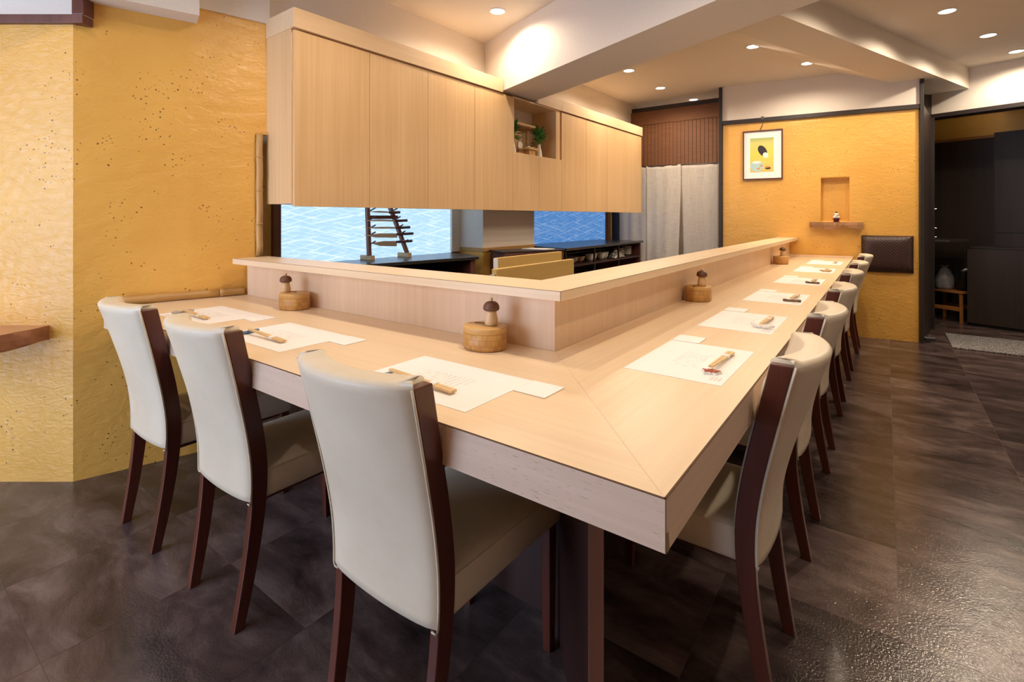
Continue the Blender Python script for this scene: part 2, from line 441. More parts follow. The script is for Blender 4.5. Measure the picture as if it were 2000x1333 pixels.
# left wall: facing facet, two slightly turned facets; ends at the kitchen opening
P0, P1, P2, P3 = (-3.47, -0.783), (-2.504, -0.067), (-2.385, 0.33), (-2.322, 0.606)
P4 = (-2.3085, 0.665)
def wallpoly(pts, off):
    return pts+[(p[0]-off, p[1]) for p in pts[::-1]]
mb = MB(); mb.prism(wallpoly([P0, P1, P2, P3], 0.35), 0, 1.557); mb.prism(wallpoly([P0, P1, P2, P3, P4], 0.35), 1.557, 2.125)
struct('wall_left', mb, M['plaster'])
# white upper wall, a little proud of the plaster
k = 0.014
mb = MB(); mb.prism(wallpoly([(P2[0]+k, P2[1]+.03), (P3[0]+k, P3[1]), (P4[0]+k, P4[1])], 0.35), 2.125, CEIL+.2)
struct('wall_left_upper', mb, M['white'])
# soffit box over the turned facet
q1 = Vector((*P1, 0)); q2 = Vector((*P2, 0)); dv = (q2-q1).normalized(); nv = Vector((dv.y, -dv.x, 0))
a = q1-dv*0.5; b_ = q2+dv*0.028
mb = MB(); mb.prism([(a+nv*.12)[:2], (b_+nv*.12)[:2], (b_-nv*.2)[:2], (a-nv*.2)[:2]], 2.05, CEIL+.2)
struct('ceiling_soffit', mb, M['white'])
# boxed white bulkhead framed in dark trim on the facing facet
Rv = Vector((math.cos(TH), math.sin(TH), 0)); Fv = Vector((-math.sin(TH), math.cos(TH), 0)); C0 = Vector((0.239, -0.674, 0))
def fac(px, dep): return C0+Fv*dep+Rv*((px-1000)/985*dep)
dA = 2.104
a, b_ = fac(-250, dA), fac(163, dA); c_, d_ = b_+Fv*.05, a+Fv*.05
mb = MB(); mb.prism([a[:2], b_[:2], c_[:2], d_[:2]], 1.978, CEIL+.2)
struct('wall_left_bulkhead', mb, M['white'])
mb = MB(); mb.prism([(a-Fv*.006)[:2], (b_-Fv*.006)[:2], c_[:2], d_[:2]], 1.944, 1.980)
struct('trim_1', mb, M['redbrown'], bevel=.002)
b2 = fac(142, dA)
mb = MB(); mb.prism([(b2-Fv*.006)[:2], (b_-Fv*.006+Rv*.004)[:2], (c_+Rv*.004)[:2], (b2+Fv*.05)[:2]], 1.980, CEIL)
struct('trim_2', mb, M['darkwood'], bevel=.002)

# kitchen side wall above the opening, pillar, window wall
def kp(s, d=0):
    p = Vector((-2.32, 0.66, 0))+U*s+UN*d; return (p.x, p.y)
mb = MB(); mb.prism([kp(0), kp(4.6), kp(4.6, -.3), kp(0, -.3)], 1.557, CEIL+.2)
struct('wall_kitchen_upper', mb, M['white'])
mb = MB(); mb.prism([kp(1.697), kp(2.39), kp(2.39, -.26), kp(1.697, -.26)], 0.895, 1.557)
struct('wall_pillar', mb, M['white'])
mb = MB(); mb.prism([kp(1.69, .012), kp(2.395, .012), kp(2.395, -.26), kp(1.69, -.26)], 0.865, 0.896)
struct('trim_3', mb, M['bamboo'], bevel=.003)
mb = MB(); mb.prism([kp(1.697), kp(2.39), kp(2.39, -.26), kp(1.697, -.26)], 0, 0.865)
struct('wall_pillar_base', mb, M['plaster'])
mb = MB(); mb.prism([kp(-.06, -.30), kp(4.9, -.30), kp(4.9, -.36), kp(-.06, -.36)], 0, 1.6)
struct('wall_kitchen', mb, M['plaster'])
mb = MB(); mb.prism([kp(1.60, -.24), kp(1.70, -.24), kp(1.70, -.30), kp(1.60, -.30)], 0.86, 1.557)
struct('wall_kitchen_strip', mb, M['white'])
def kwin(idx, s0, s1, z0, z1, pane, fm):
    o = bpy.data.objects.new('window_%d' % idx, None); COL.objects.link(o); o['kind'] = 'structure'
    p = kp(s0, -.26); o.location = (p[0], p[1], z0); o.rotation_euler = (0, 0, -UA)
    w = s1-s0; h = z1-z0
    m = MB(); m.box(-.012, 0, 0, w, 0, h); m.build('pane', pane, o)
    for a0, a1, b0, b1 in ((-.045, .0, -.02, h+.03), (w, w+.05, -.02, h+.03)):
        m = MB(); m.box(-.02, .012, a0, a1, b0, b1); m.build('window_frame', fm, o, bevel=.002)
    m = MB(); m.box(-.02, .03, -.045, w+.05, -.045, -.001); m.build('window_sill', fm, o, bevel=.002)
    return o
kwin(1, 0.21, 1.61, 0.855, 1.55, M['pane1'], M['redbrown'])
kwin(2, 2.40, 4.255, 0.855, 1.55, M['pane2'], M['redbrown'])

# far yellow wall with its niche (one connected mesh)
def fwp(s, z, d=0):
    p = FW0+FD*s+FN*d; return (p.x, p.y, z)
mb = MB()
ss = [0, .885, 1.111, 1.63]; zs = [0, 1.092, 1.512, 2.60]
idx = {}
vs = []
for i, s_ in enumerate(ss):
    for j, z_ in enumerate(zs): idx[i, j] = len(vs); vs.append(fwp(s_, z_))
fs = []
for i in range(3):
    for j in range(3):
        if (i, j) == (1, 1): continue
        fs.append((idx[i, j], idx[i+1, j], idx[i+1, j+1], idx[i, j+1]))
nb = {}
for i in (1, 2):
    for j in (1, 2): nb[i, j] = len(vs); vs.append(fwp(ss[i], zs[j], -.075))
fs += [(nb[1,1], nb[2,1], nb[2,2], nb[1,2])]
for A, B in (((1,1),(2,1)), ((2,1),(2,2)), ((2,2),(1,2)), ((1,2),(1,1))): fs.append((idx[A], idx[B], nb[B], nb[A]))
bk = {}
for i in (0, 3):
    for j in (0, 3): bk[i, j] = len(vs); vs.append(fwp(ss[i], zs[j], -.13))
fs += [(bk[0,0], bk[3,0], bk[3,3], bk[0,3])]
fs += [[idx[0,j] for j in range(4)]+[bk[0,3], bk[0,0]], [idx[3,j] for j in range(4)]+[bk[3,3], bk[3,0]]]
fs += [[idx[i,0] for i in range(4)]+[bk[3,0], bk[0,0]], [idx[i,3] for i in range(4)]+[bk[3,3], bk[0,3]]]
mb.add(vs, fs)
wf = struct('wall_far', mb, M['plaster'], bevel=.010)
def fwbox(name, s0, s1, z0, z1, d0, d1, mat, **kw):
    m = MB(); m.prism([fwp(s0, 0, d0)[:2], fwp(s1, 0, d0)[:2], fwp(s1, 0, d1)[:2], fwp(s0, 0, d1)[:2]], z0, z1)
    return struct(name, m, mat, **kw)
fwbox('wall_far_upper', 0.0, 1.63, 2.14, 2.62, .0, .006, M['white'])
fwbox('trim_4', 0.0, 1.63, 2.102, 2.143, .0, .024, M['trim'], bevel=.002)
fwbox('trim_5', -.032, 0.0, 0, 2.495, -.14, .03, M['trimz'], bevel=.002)
fwbox('trim_6', 1.63, 1.658, 0, 2.362, -.14, .035, M['trimz'], bevel=.002)

# ceilings and beams
mb = MB(); mb.box(-3.9, 2.6, -2.75, 5.6, CEIL, CEIL+.05)
# leave the right-hand higher ceiling free: the main ceiling stops under beam two
ed = Vector((-0.27, 2.76, 0))
mb = MB(); pA = ed-E1*6.2; pB = ed+E1*3.2
mb.prism([(-3.9, -2.8), (pA-E2*.02)[:2], (pB-E2*.02)[:2], (-3.9, 5.75)], CEIL+.01, CEIL+.06)
struct('ceiling', mb, M['ceil'])
mb = MB(); mb.prism([(pA+E2*-.05)[:2], (pA+E2*4.2)[:2], (pB+E2*3.0+E1*2)[:2], (pB-E2*.05+E1*2)[:2]], 2.558, 2.61)
struct('ceiling_right', mb, M['ceil'])
def xsec_beam(name, o, axis, side, poly, l0, l1, mat):
    n = len(poly); vs = []
    for l in (l0, l1):
        for (s_, z_) in poly: p = o+axis*l+side*s_; vs.append((p.x, p.y, z_))
    m = MB(); m.add(vs, [list(range(n)), list(range(n, 2*n))[::-1]]+[[i, (i+1)%n, n+(i+1)%n, n+i] for i in range(n)])
    return struct(name, m, mat)
bd = Vector((0.927, -0.3745, 0)).normalized(); bn = Vector((0.3745, 0.927, 0)).normalized()
b0 = Vector((-2.008, 2.269, 0))
bw = (Vector((-1.997, 2.679, 0))-b0).dot(bn)
xsec_beam('ceiling_beam', b0, bd, bn, [(0, 2.07), (bw, 2.07), (bw, 2.58), (0, 2.58)], -.32, 4.6, M['white'])
xsec_beam('ceiling_beam', ed, E1, E2, [(0, 2.363), (0, 2.60), (-.70, 2.60), (-.66, 2.51), (-.315, 2.363)], -.9, 3.24, M['white'])

# doorway with the curtain: header, side post, dark passage behind
NY = 5.10
mb = MB(); mb.box(-2.46, -1.16, NY, NY+.06, 2.385, 2.445); struct('trim_7', mb, M['trim'], bevel=.002)
mb = MB(); mb.box(-2.46, -2.385, NY-.06, NY+.06, 0, 2.445); struct('trim_8', mb, M['trimz'], bevel=.002)
mb = MB(); mb.box(-2.385, -2.30, NY+.02, NY+.05, 2.0, 2.385); struct('wall_passage_jamb', mb, M['white'])
mb = MB(); mb.box(-3.2, -1.0, 5.72, 5.8, 0, 2.6); struct('wall_passage', mb, M['white'])

# right-hand alcove
EW = Vector((0.877, 5.78, 0))
def ap(a_, b__): p = EW+E2*a_+E1*b__; return (p.x, p.y)
mb = MB(); mb.prism([ap(-.42, 0), ap(2.2, 0), ap(2.2, .14), ap(-.42, .14)], 2.165, 2.62); struct('wall_alcove_bulkhead', mb, M['white'])
mb = MB(); mb.prism([ap(-.33, -.012), ap(2.2, -.012), ap(2.2, .15), ap(-.33, .15)], 2.125, 2.165); struct('trim_9', mb, M['trim'], bevel=.002)
BK = 1.12
mb = MB(); mb.prism([ap(-.9, BK), ap(2.2, BK), ap(2.2, BK+.08), ap(-.9, BK+.08)], 0, 2.32); struct('wall_alcove', mb, M['plaster'])
mb = MB(); mb.prism([ap(-.9, BK-.03), ap(2.2, BK-.03), ap(2.2, BK+.0), ap(-.9, BK+.0)], 2.285, 2.325); struct('trim_10', mb, M['trim'], bevel=.002)
mb = MB(); mb.prism([ap(-.9, BK-.01), ap(2.2, BK-.01), ap(2.2, BK+.08), ap(-.9, BK+.08)], 2.325, 2.75); struct('wall_alcove_upper', mb, M['white'])
mb = MB(); mb.prism([ap(-.6, .13), ap(2.2, .13), ap(2.2, BK+.1), ap(-.9, BK+.1)], 2.60, 2.66); struct('ceiling_alcove', mb, M['ceil'])
# dark side panel running back from the post, and its frame
mb = MB(); mb.prism([(.515, 5.10), (.605, 5.83), (.56, 5.84), (.47, 5.10)], 0, 2.14); struct('wall_alcove_side', mb, M['darkpanel'])
mb = MB(); mb.prism([(.603, 5.82), (.632, 5.815), (.64, 5.90), (.56, 5.92)], 0, 2.125); struct('trim_11', mb, M['trimz'], bevel=.002)
mb = MB(); mb.prism([(.47, 5.11), (.56, 5.84), (.64, 5.90), (.66, 7.3), (.3, 7.3), (.3, 5.11)], 0, 2.62); struct('wall_alcove_left', mb, M['darkpanel'])
# room behind and beside the camera
mb = MB(); mb.box(2.45, 2.55, -2.75, 7.4, 0, 2.62); struct('wall_right', mb, M['white'])
mb = MB(); mb.box(-3.75, -3.49, -2.75, -0.70, 0, 2.62); struct('wall_left_entry', mb, M['plaster'])
mb = MB()
for bx in ((-3.6, -3.25, 0, 2.62), (-1.05, 2.5, 0, 2.62), (-3.25, -1.05, 0, .10), (-3.25, -1.05, 2.2, 2.62)):
    mb.box(bx[0], bx[1], -2.72, -2.62, bx[2], bx[3])
struct('wall_back', mb, M['plaster'])
w3 = bpy.data.objects.new('window_3', None); COL.objects.link(w3); w3['kind'] = 'structure'; w3.location = (-3.25, -2.68, .10)
m = MB(); m.box(0, 2.2, 0, .01, 0, 2.1); m.build('pane', M['daypane'], w3)
for x0 in (0, 1.08, 2.16):
    m = MB(); m.box(x0, x0+.04, .01, .05, 0, 2.1); m.build('window_frame', M['trimz'], w3)

# ================================================================== lamps
lamp_proto = None
def downlight(x, y, z, label, rx=.045, power=1.0):
    t = thing('ceiling_downlight', label, 'ceiling lamp', (x, y, z), 0, 'recessed ceiling downlights')
    m = MB(); m.lathe([(.056, 0), (.056, -.004), (.050, -.006), (.047, -.006), (.047, 0)], n=28); m.build('lamp_ring', M['lens_ring'], t, smooth=True)
    m = MB(); m.lathe([(.047, -.001), (.047, -.003), (.03, -.005), (.001, -.0055)], n=28); m.build('lamp_lens', M['lens'], t, smooth=True)
    l = bpy.data.lights.new('downlight_bulb', 'SPOT'); l.energy = LAMP_W*power; l.color = LAMP_COL
    l.spot_size = math.radians(162); l.spot_blend = 0.5; l.shadow_soft_size = 0.035
    o = bpy.data.objects.new('downlight_bulb', l); COL.objects.link(o); o.parent = t; o.location = (0, 0, -.012)
    return t
cz = CEIL+.01; rz_ = 2.558
for (x, y, z, lab, pw) in (
    (-1.82, 1.95, cz, 'round lit downlight in the ceiling above the tall wooden cabinet doors', .9),
    (-1.67, 3.73, cz, 'round lit downlight just past the beam, nearest the cabinet top', 1.05),
    (-1.66, 4.52, cz, 'round lit downlight in front of the bamboo blind, middle of three', 1.05),
    (-1.54, 5.26, cz, 'round lit downlight at the header above the bamboo blind', .8),
    (-0.604, 3.70, cz, 'round lit downlight past the beam, above the middle of the long counter', 1.15),
    (-0.311, 4.46, cz, 'round lit downlight closest to the white wall above the framed picture', 1.0),
    (0.584, 3.90, rz_, 'largest lit downlight in the raised ceiling at right', 1.25),
    (0.887, 4.70, rz_, 'middle lit downlight of three in the raised ceiling at right', 1.25),
    (1.143, 5.36, rz_, 'lit downlight by the white bulkhead, farthest of three at right', 1.25),
    (-1.25, 0.62, cz, 'round lit downlight above the left wing of the counter, out of frame', 1.0),
    (-0.35, 0.55, cz, 'round lit downlight above the counter corner, out of frame', 1.0),
    (0.30, 2.95, rz_, 'round lit downlight above the right aisle, out of frame', 1),
    (0.75, 0.9, cz, 'round lit downlight above the near right aisle, out of frame', 1),
    (-2.0, -0.75, cz, 'round lit downlight above the wooden wall shelf, out of frame', .3),
    (*ap(-.02, .52), 2.598, 'round lit downlight inside the alcove, out of frame', 1.3),
    (-0.5, -1.3, cz, 'round lit downlight above the entrance aisle, out of frame', .5),
):
    downlight(x, y, z, lab, power=pw)

# ================================================================== bar counter
ZT, ZB = 0.75, 0.675
bar = thing('bar_counter', 'L-shaped pale maple sushi bar counter with raised ledge', 'counter', (0, 0, 0))
ci = (-.519, .557)      # inner corner
e = 0.003
mb = MB(); mb.prism([(-e, e), (-2.362, e), (-2.392, .2), (-2.372, .36), (-2.335, .557), ci], ZB+.002, ZT); o = mb.build('counter_top', M['top_x'], bar, bevel=.0006); o['label'] = 'left wing of the counter top'
mb = MB(); mb.prism([(-e, e), ci, (-.519, 4.965), (-e, 5.025)], ZB+.002, ZT); o = mb.build('counter_top', M['top_y'], bar, bevel=.0006); o['label'] = 'right wing of the counter top'
mb = MB(); mb.box(-2.362, -.0006, 0, e, ZB, ZT-.0012); mb.build('edge_band', M['edge_x'], bar)
mb = MB(); mb.box(-e, 0, .0006, 5.02, ZB, ZT-.0012); mb.build('edge_band', M['edge_y'], bar)
mb = MB(); mb.box(-2.362, 0, -.0002, e, ZT-.0012, ZT+.0001); mb.build('edge_seam', M['gap'], bar)
mb = MB(); mb.box(-e, .0002, 0, 5.02, ZT-.0012, ZT+.0001); mb.build('edge_seam', M['gap'], bar)
mb = MB(); mb.box(-.0007, .0005, -.0005, .0007, ZB, ZT); mb.build('edge_seam', M['gap'], bar)
m = MB(); m.bar((-.004, .004, ZT+.0001), (ci[0], ci[1], ZT+.0001), .0008, .0003); m.build('mitre_seam', M['edge_x'], bar)
m = MB(); m.add([(.0004, .001, ZB), (.0004, .014, ZB), (.0004, .010, ZB+.026), (.0004, .001, ZB+.028), (-.001, .001, ZB), (-.001, .014, ZB), (-.001, .010, ZB+.026), (-.001, .001, ZB+.028)], [(0,1,2,3),(4,7,6,5),(0,4,5,1),(1,5,6,2),(2,6,7,3),(3,7,4,0)])
o = m.build('repair_patch', M['patch'], bar); o['label'] = 'olive-brown repair patch on the corner'
# raised panel and ledge
mb = MB(); mb.prism([(-.519, .557), (-2.305, .557), (-2.305, .587), (-.549, .587)], ZT, .913); mb.build('raised_panel', M['panel_z'], bar, bevel=.0006)
mb = MB(); mb.prism([(-.519, .557), (-.549, .587), (-.549, 4.965), (-.519, 4.965)], ZT, .913); mb.build('raised_panel', M['panel_z'], bar, bevel=.0006)
LO = (-.447, .468); LI = (LO[0]-.176, LO[1]+.176); zl0, zl1 = .911, .9375
mb = MB(); mb.prism([(LO[0], LO[1]), (-2.265, LO[1]), (-2.265, LI[1]), LI], zl0, zl1); mb.build('ledge_top', M['top_x'], bar, bevel=.0012)
mb = MB(); mb.prism([LO, LI, (LI[0], 4.955), (LO[0], 4.975)], zl0, zl1); mb.build('ledge_top', M['top_y'], bar, bevel=.0012)
mb = MB(); mb.box(LO[0]-.0006, LO[0]+.0004, LO[1]-.0004, LO[1]+.0006, zl0, zl1); mb.build('edge_seam', M['gap'], bar)
mb = MB(); mb.box(-2.26, LO[0], LO[1]-.0004, LO[1]+.001, zl1-.0008, zl1+.0001); mb.build('edge_seam', M['gap'], bar)
mb = MB(); mb.box(LO[0]-.001, LO[0]+.0004, LO[1], 4.97, zl1-.0008, zl1+.0001); mb.build('edge_seam', M['gap'], bar)
# dark base under the counter
mb = MB(); mb.box(-2.33, -.48, .519, .56, FZ, ZB); mb.build('base_panel', M['base'], bar)
mb = MB(); mb.box(-.54, -.479, .5605, 4.93, FZ, ZB); mb.build('base_panel', M['base'], bar)
mb = MB(); mb.bar((-.215, .215, ZB/2), (-.49, .53, ZB/2), .030, ZB); mb.build('support_slab', M['base'], bar)
mb = MB(); mb.bar((-.2125, .2125, ZB/2), (-.215, .215, ZB/2), .030, ZB-.002); o = mb.build('slab_edge_band', M['slab_end'], bar); o['label'] = 'worn brown edge of the support slab'
mb = MB(); mb.bar((-.10, 4.6, ZB/2), (-.48, 4.6, ZB/2), .03, ZB); mb.build('support_slab', M['base'], bar)
mb = MB(); mb.bar((-.16, 2.5, ZB/2), (-.48, 2.5, ZB/2), .03, ZB); mb.build('support_slab', M['base'], bar)

# bamboo strips along the wall on the counter
def bamboo_strip(p, q, label, r=.020):
    m = MB(); n = 8; P = Vector(p); Q = Vector(q)
    pts = [P+(Q-P)*(i/n) for i in range(n+1)]
    m.tube(pts, [r*(1+.05*math.sin(i*2.3)) for i in range(n+1)], 12)
    o = m.build('bamboo_strip', M['bamboo'], None, smooth=True, origin=p)
    return tag(o, label, 'bamboo strip')
bamboo_strip((-2.437, .06, .769), (-2.345, .44, .769), 'long split bamboo strip lying on the counter along the yellow wall')
bamboo_strip((-2.344, .443, .769), (-2.318, .548, .769), 'short split bamboo strip in the corner against the raised panel', .019)
m = MB(); pts = []
for i in range(13):
    z = .94+i*.617/12; pts.append((-2.304+.003*math.sin(i*1.7), .616, z))
bp = thing('bamboo_pole', 'upright split bamboo pole at the end of the yellow wall', 'bamboo pole', (-2.304, .616, .94))
m.tube(pts, .0155, 12); m.build('cane', M['bamboo_z'], bp, smooth=True, world=True)
for z in (1.10, 1.27, 1.44):
    m = MB(); m.lathe([(.0158, -.004), (.0185, 0), (.0158, .004)], (-2.304, .616, z), 14); m.build('cane_node', M['bamboo_z'], bp, smooth=True, world=True)
# thin wooden strip at the far end of the counter
m = MB(); m.prism([(-.52, 4.935), (0, 4.995), (0, 5.012), (-.52, 4.955)], ZT, ZT+.022)
tag(m.build('counter_upstand', M['panel_z'], None, bevel=.001, origin=(-.26, 4.97, ZT)), 'low wooden strip where the counter meets the far yellow wall', 'wood strip')

# ================================================================== chairs
def lerp_tab(tab, z):
    for (z0, a), (z1, b) in zip(tab, tab[1:]):
        if z <= z1:
            t = (z-z0)/(z1-z0); t = max(0, min(1, t)); return a+(b-a)*t
    return tab[-1][1]
def smooth_tab(tab):
    zs_ = [t[0] for t in tab]
    def f(z):
        # catmull-rom through the table
        if z <= zs_[0]: return tab[0][1]
        if z >= zs_[-1]: return tab[-1][1]
        for i in range(len(tab)-1):
            if z <= zs_[i+1]:
                p1, p2 = tab[i], tab[i+1]; p0 = tab[max(i-1, 0)]; p3 = tab[min(i+2, len(tab)-1)]
                t = (z-p1[0])/(p2[0]-p1[0])
                m1 = (p2[1]-p0[1])/(p2[0]-p0[0])*(p2[0]-p1[0]); m2 = (p3[1]-p1[1])/(p3[0]-p1[0])*(p2[0]-p1[0])
                return (2*t**3-3*t**2+1)*p1[1]+(t**3-2*t**2+t)*m1+(-2*t**3+3*t**2)*p2[1]+(t**3-t**2)*m2
    return f
REAR = smooth_tab([(0, 0), (.15, .024), (.30, .041), (.42, .042), (.53, .027), (.67, -.004), (.812, -.038)])
FRONT = smooth_tab([(0, .029), (.15, .060), (.30, .082), (.42, .086), (.53, .072), (.67, .042), (.815, .009)])
HW = lambda z: .1535+.028*(z/.81)
TH_P = .024
def make_chair():
    t = thing('dining_chair', 'x', 'chair')
    # rear posts run from foot to top
    for sd in (-1, 1):
        m = MB(); vs = []; fs = []
        zz = [i*.809/22 for i in range(23)]
        for z in zz:
            xo = sd*HW(z); xi = sd*(HW(z)-TH_P)
            vs += [(xo, REAR(z), z), (xo, FRONT(z), z), (xi, FRONT(z), z), (xi, REAR(z), z)]
        for i in range(22):
            for kk in range(4): fs.append((i*4+kk, i*4+(kk+1)%4, i*4+4+(kk+1)%4, i*4+4+kk))
        fs += [(0, 1, 2, 3), (88, 89, 90, 91)]
        m.add(vs, fs); m.build('rear_post', M['darkwood'], t, bevel=.0025)
    # upholstered back: lofted closed section
    m = MB(); vs = []; fs = []
    nz, nx = 30, 14
    levels = []
    z0, z1 = .338, .808
    for i in range(nz+1):
        z = z0+(z1-z0)*i/nz; levels.append((z, 0))
    levels = levels[:-1]+[(z1, 0.0), (z1+.006, .002), (z1+.010, .006), (z1+.012, .012)]
    levels = [(z0-.004, .010), (z0-.003, .004)]+levels
    ring = None
    for z, ins in levels:
        zc = min(max(z, z0), z1); tt = (zc-z0)/(z1-z0)
        w = HW(zc)+.001-ins; wi = HW(zc)-TH_P-.0005
        bul = .012+.036*tt**1.5; r = REAR(zc)-.009*(1 if zc < .80 else 1)+ins; fr = FRONT(zc)+.006-ins
        if tt > .93: fr -= .003
        row = []
        for k in range(nx+1):
            x = -w+2*w*k/nx; q = 1-(x/w)**2
            edge = .007*(abs(x/w)**10)
            row.append((x, r-bul*q+edge, z))
        row.append((w, REAR(zc)-.0008, z)); row.append((wi, REAR(zc)-.0008, z))
        for k in range(nx+1):
            x = wi-2*wi*k/nx; q = 1-(x/wi)**2
            row.append((x, fr-bul*.92*q, z))
        row.append((-wi, REAR(zc)-.0008, z)); row.append((-w, REAR(zc)-.0008, z))
        ring = len(row); vs += row
    # top caps the posts: at the very top let the inner notch close over the post tops
    nl = len(levels)
    for li, (z, ins) in enumerate(levels):
        if z > .812:
            zc = min(z, z1); w = HW(zc)+.001-ins
            base = li*ring; a = nx+1
            fr = FRONT(.812)+.004-ins
            for off in (a, a+1):
                pass
    for i in range(nl-1):
        for k in range(ring):
            fs.append((i*ring+k, i*ring+(k+1) % ring, (i+1)*ring+(k+1) % ring, (i+1)*ring+k))
    # caps as strips between rear and front rows
    for li, flip in ((0, False), (nl-1, True)):
        b0_ = li*ring
        rear_i = [b0_+k for k in range(nx+1)]
        front_i = [b0_+nx+3+k for k in range(nx+1)][::-1]
        for k in range(nx):
            fs.append((rear_i[k], rear_i[k+1], front_i[k+1], front_i[k]))
        fs.append((rear_i[nx], b0_+nx+1, b0_+nx+2, front_i[nx]))
        fs.append((rear_i[0], front_i[0], b0_+2*nx+4, b0_+2*nx+5))
    m.add(vs, fs)
    back = m.build('backrest', M['leather'], t, smooth=True)
    # piping down both rear edges with the little fold at the bottom
    for sd in (-1, 1):
        m = MB(); pts = []
        for i in range(16):
            z = .336+(.808-.336)*i/15; pts.append((sd*(HW(z)+.0005), REAR(z)-.0045, z))
        pts = [(sd*(HW(.336)-.016), REAR(.336)-.004, .329), (sd*(HW(.336)-.004), REAR(.336)-.0045, .329)]+pts
        m.tube(pts, .0021, 6); m.build('piping', M['leather'], back, smooth=True)
    # seat: squab with a domed top and a stitched border
    m = MB(); vs = []; fs = []
    y0, y1 = .080, .508; nx2, ny2 = 12, 16
    def sw(y): return .157+.006*((y-y0)/(y1-y0))
    for iy in range(ny2+1):
        y = y0+(y1-y0)*iy/ny2
        for ix in range(nx2+1):
            u_ = -1+2*ix/nx2; v_ = -1+2*iy/ny2
            dome = .020*(1-abs(u_)**3)*(1-abs(v_)**4)
            vs.append((u_*sw(y), y, .409+dome))
    n0 = len(vs)
    for iy in range(ny2):
        for ix in range(nx2):
            a = iy*(nx2+1)+ix; fs.append((a, a+1, a+nx2+2, a+nx2+1))
    rim = [ix for ix in range(nx2+1)]+[iy*(nx2+1)+nx2 for iy in range(1, ny2+1)]+[ny2*(nx2+1)+ix for ix in range(nx2-1, -1, -1)]+[iy*(nx2+1) for iy in range(ny2-1, 0, -1)]
    lv = [(.406, .0006), (.37, .002), (.336, .0), (.330, -.004)]
    prev = rim
    cx, cy = 0, (y0+y1)/2
    for z, off in lv:
        cur = []
        for r_ in rim:
            x, y, _ = vs[r_]; d = Vector((x-cx, y-cy, 0)); d.normalize()
            cur.append(len(vs)); vs.append((x+d.x*off, y+d.y*off, z))
        for k in range(len(rim)):
            fs.append((prev[k], prev[(k+1) % len(rim)], cur[(k+1) % len(rim)], cur[k]))
        prev = cur
    fs.append(prev[::-1])
    m.add(vs, fs); seat = m.build('seat', M['leather'], t, smooth=True)
    m = MB(); pts = []
    for (x, y) in ((-.158, y0), (-.164, y1), (.164, y1), (.158, y0)): pts.append((x, y, .4075))
    m.tube(pts, .0018, 6); m.build('seam', M['leather'], seat)
    # front legs and rails
    for sd in (-1, 1):
        m = MB(); m.bar((sd*.140, .470, .332), (sd*.138, .476, 0), .030, .034, up=(0, 1, 0), w2=.022, h2=.025); m.build('front_leg', M['darkwood'], t, bevel=.002)
    m = MB(); m.box(-.135, .135, .09, .46, .312, .332); m.build('seat_rail', M['darkwood'], t, bevel=.002)
    return t
proto = make_chair()
chairs = [
    (-1.850, -.047, 0.0, 'cream leather chair against the yellow wall, leftmost of the left wing'),
    (-1.300, -.037, 0.0, 'cream leather chair in the middle of the three on the left wing'),
    (-0.592, -.040, 0.0, 'largest cream leather chair in the foreground, near the counter corner'),
    (0.048, .7145, PI/2, 'cream leather chair nearest the camera on the right wing, chipped dark post'),
    (0.049, 1.353, PI/2, 'second cream leather chair along the right wing from the counter corner'),
    (0.050, 2.051, PI/2, 'third cream leather chair along the right wing from the counter corner'),
    (0.052, 2.836, PI/2, 'fourth cream leather chair along the right wing from the counter corner'),
    (0.058, 3.600, PI/2, 'fifth cream leather chair along the right wing, second from the far wall'),
    (0.072, 4.438, PI/2, 'farthest cream leather chair, in front of the brown wall cushion'),
]
for i, (x, y, r, lab) in enumerate(chairs):
    c = proto if i == 0 else clone(proto)
    c.location = (x, y, FZ); c.rotation_euler = (0, 0, r); c.scale = (.98, .98, .98 if r else 1.005)
    tag(c, lab, 'chair', 'cream leather chairs along the counter')

# ================================================================== place settings
mat_me = None
rnd = random.Random(3)
def print_marks():
    m = MB()
    for c in range(11):
        x = -.075+c*.0145
        y = .038
        while y > -.03:
            h = rnd.uniform(.006, .016)
            if rnd.random() < .75: m.box(x, x+rnd.uniform(.001, .0025), y-h, y, .0007, .0008)
            y -= h+.003
    return m
def stamp_marks():
    m = MB()
    for i in range(4):
        for j in range(3):
            m.box(-.150+i*.0075, -.150+i*.0075+.005, -.106+j*.009, -.106+j*.009+.0018, .0007, .0008)
            m.box(-.150+i*.0075, -.150+i*.0075+.0014, -.106+j*.009, -.106+j*.009+.006, .0007, .0008)
    return m
PW, PH = .180, .1185
def make_mat():
    t = thing('paper_placemat', 'x', 'placemat')
    m = MB(); m.box(-PW, PW, -PH, PH, 0, .0006); m.build('sheet', M['paper'], t)
    o = print_marks().build('printed_text', M['ink'], t); o['kind'] = 'stuff'
    o = stamp_marks().build('printed_stamp', M['stamp'], t); o['kind'] = 'stuff'
    return t
def make_card():
    m = MB(); m.box(-.041, .041, -.041, .041, 0, .0022)
    o = m.build('folded_napkin', M['paper'], None, bevel=.0004); return o
def make_sticks():
    t = thing('chopsticks', 'x', 'chopsticks')
    for sd in (-1, 1):
        m = MB(); m.bar((-.105, sd*.0028, .0145), (.105, sd*.0052, .0045), .0048, .0045, w2=.0092, h2=.0055); m.build('stick', M['stick'], t, bevel=.0006)
    m = MB(); m.bar((.032, 0, .0083), (.050, 0, .0075), .0185, .0078); m.build('paper_band', M['paper'], t, bevel=.0004)
    return t
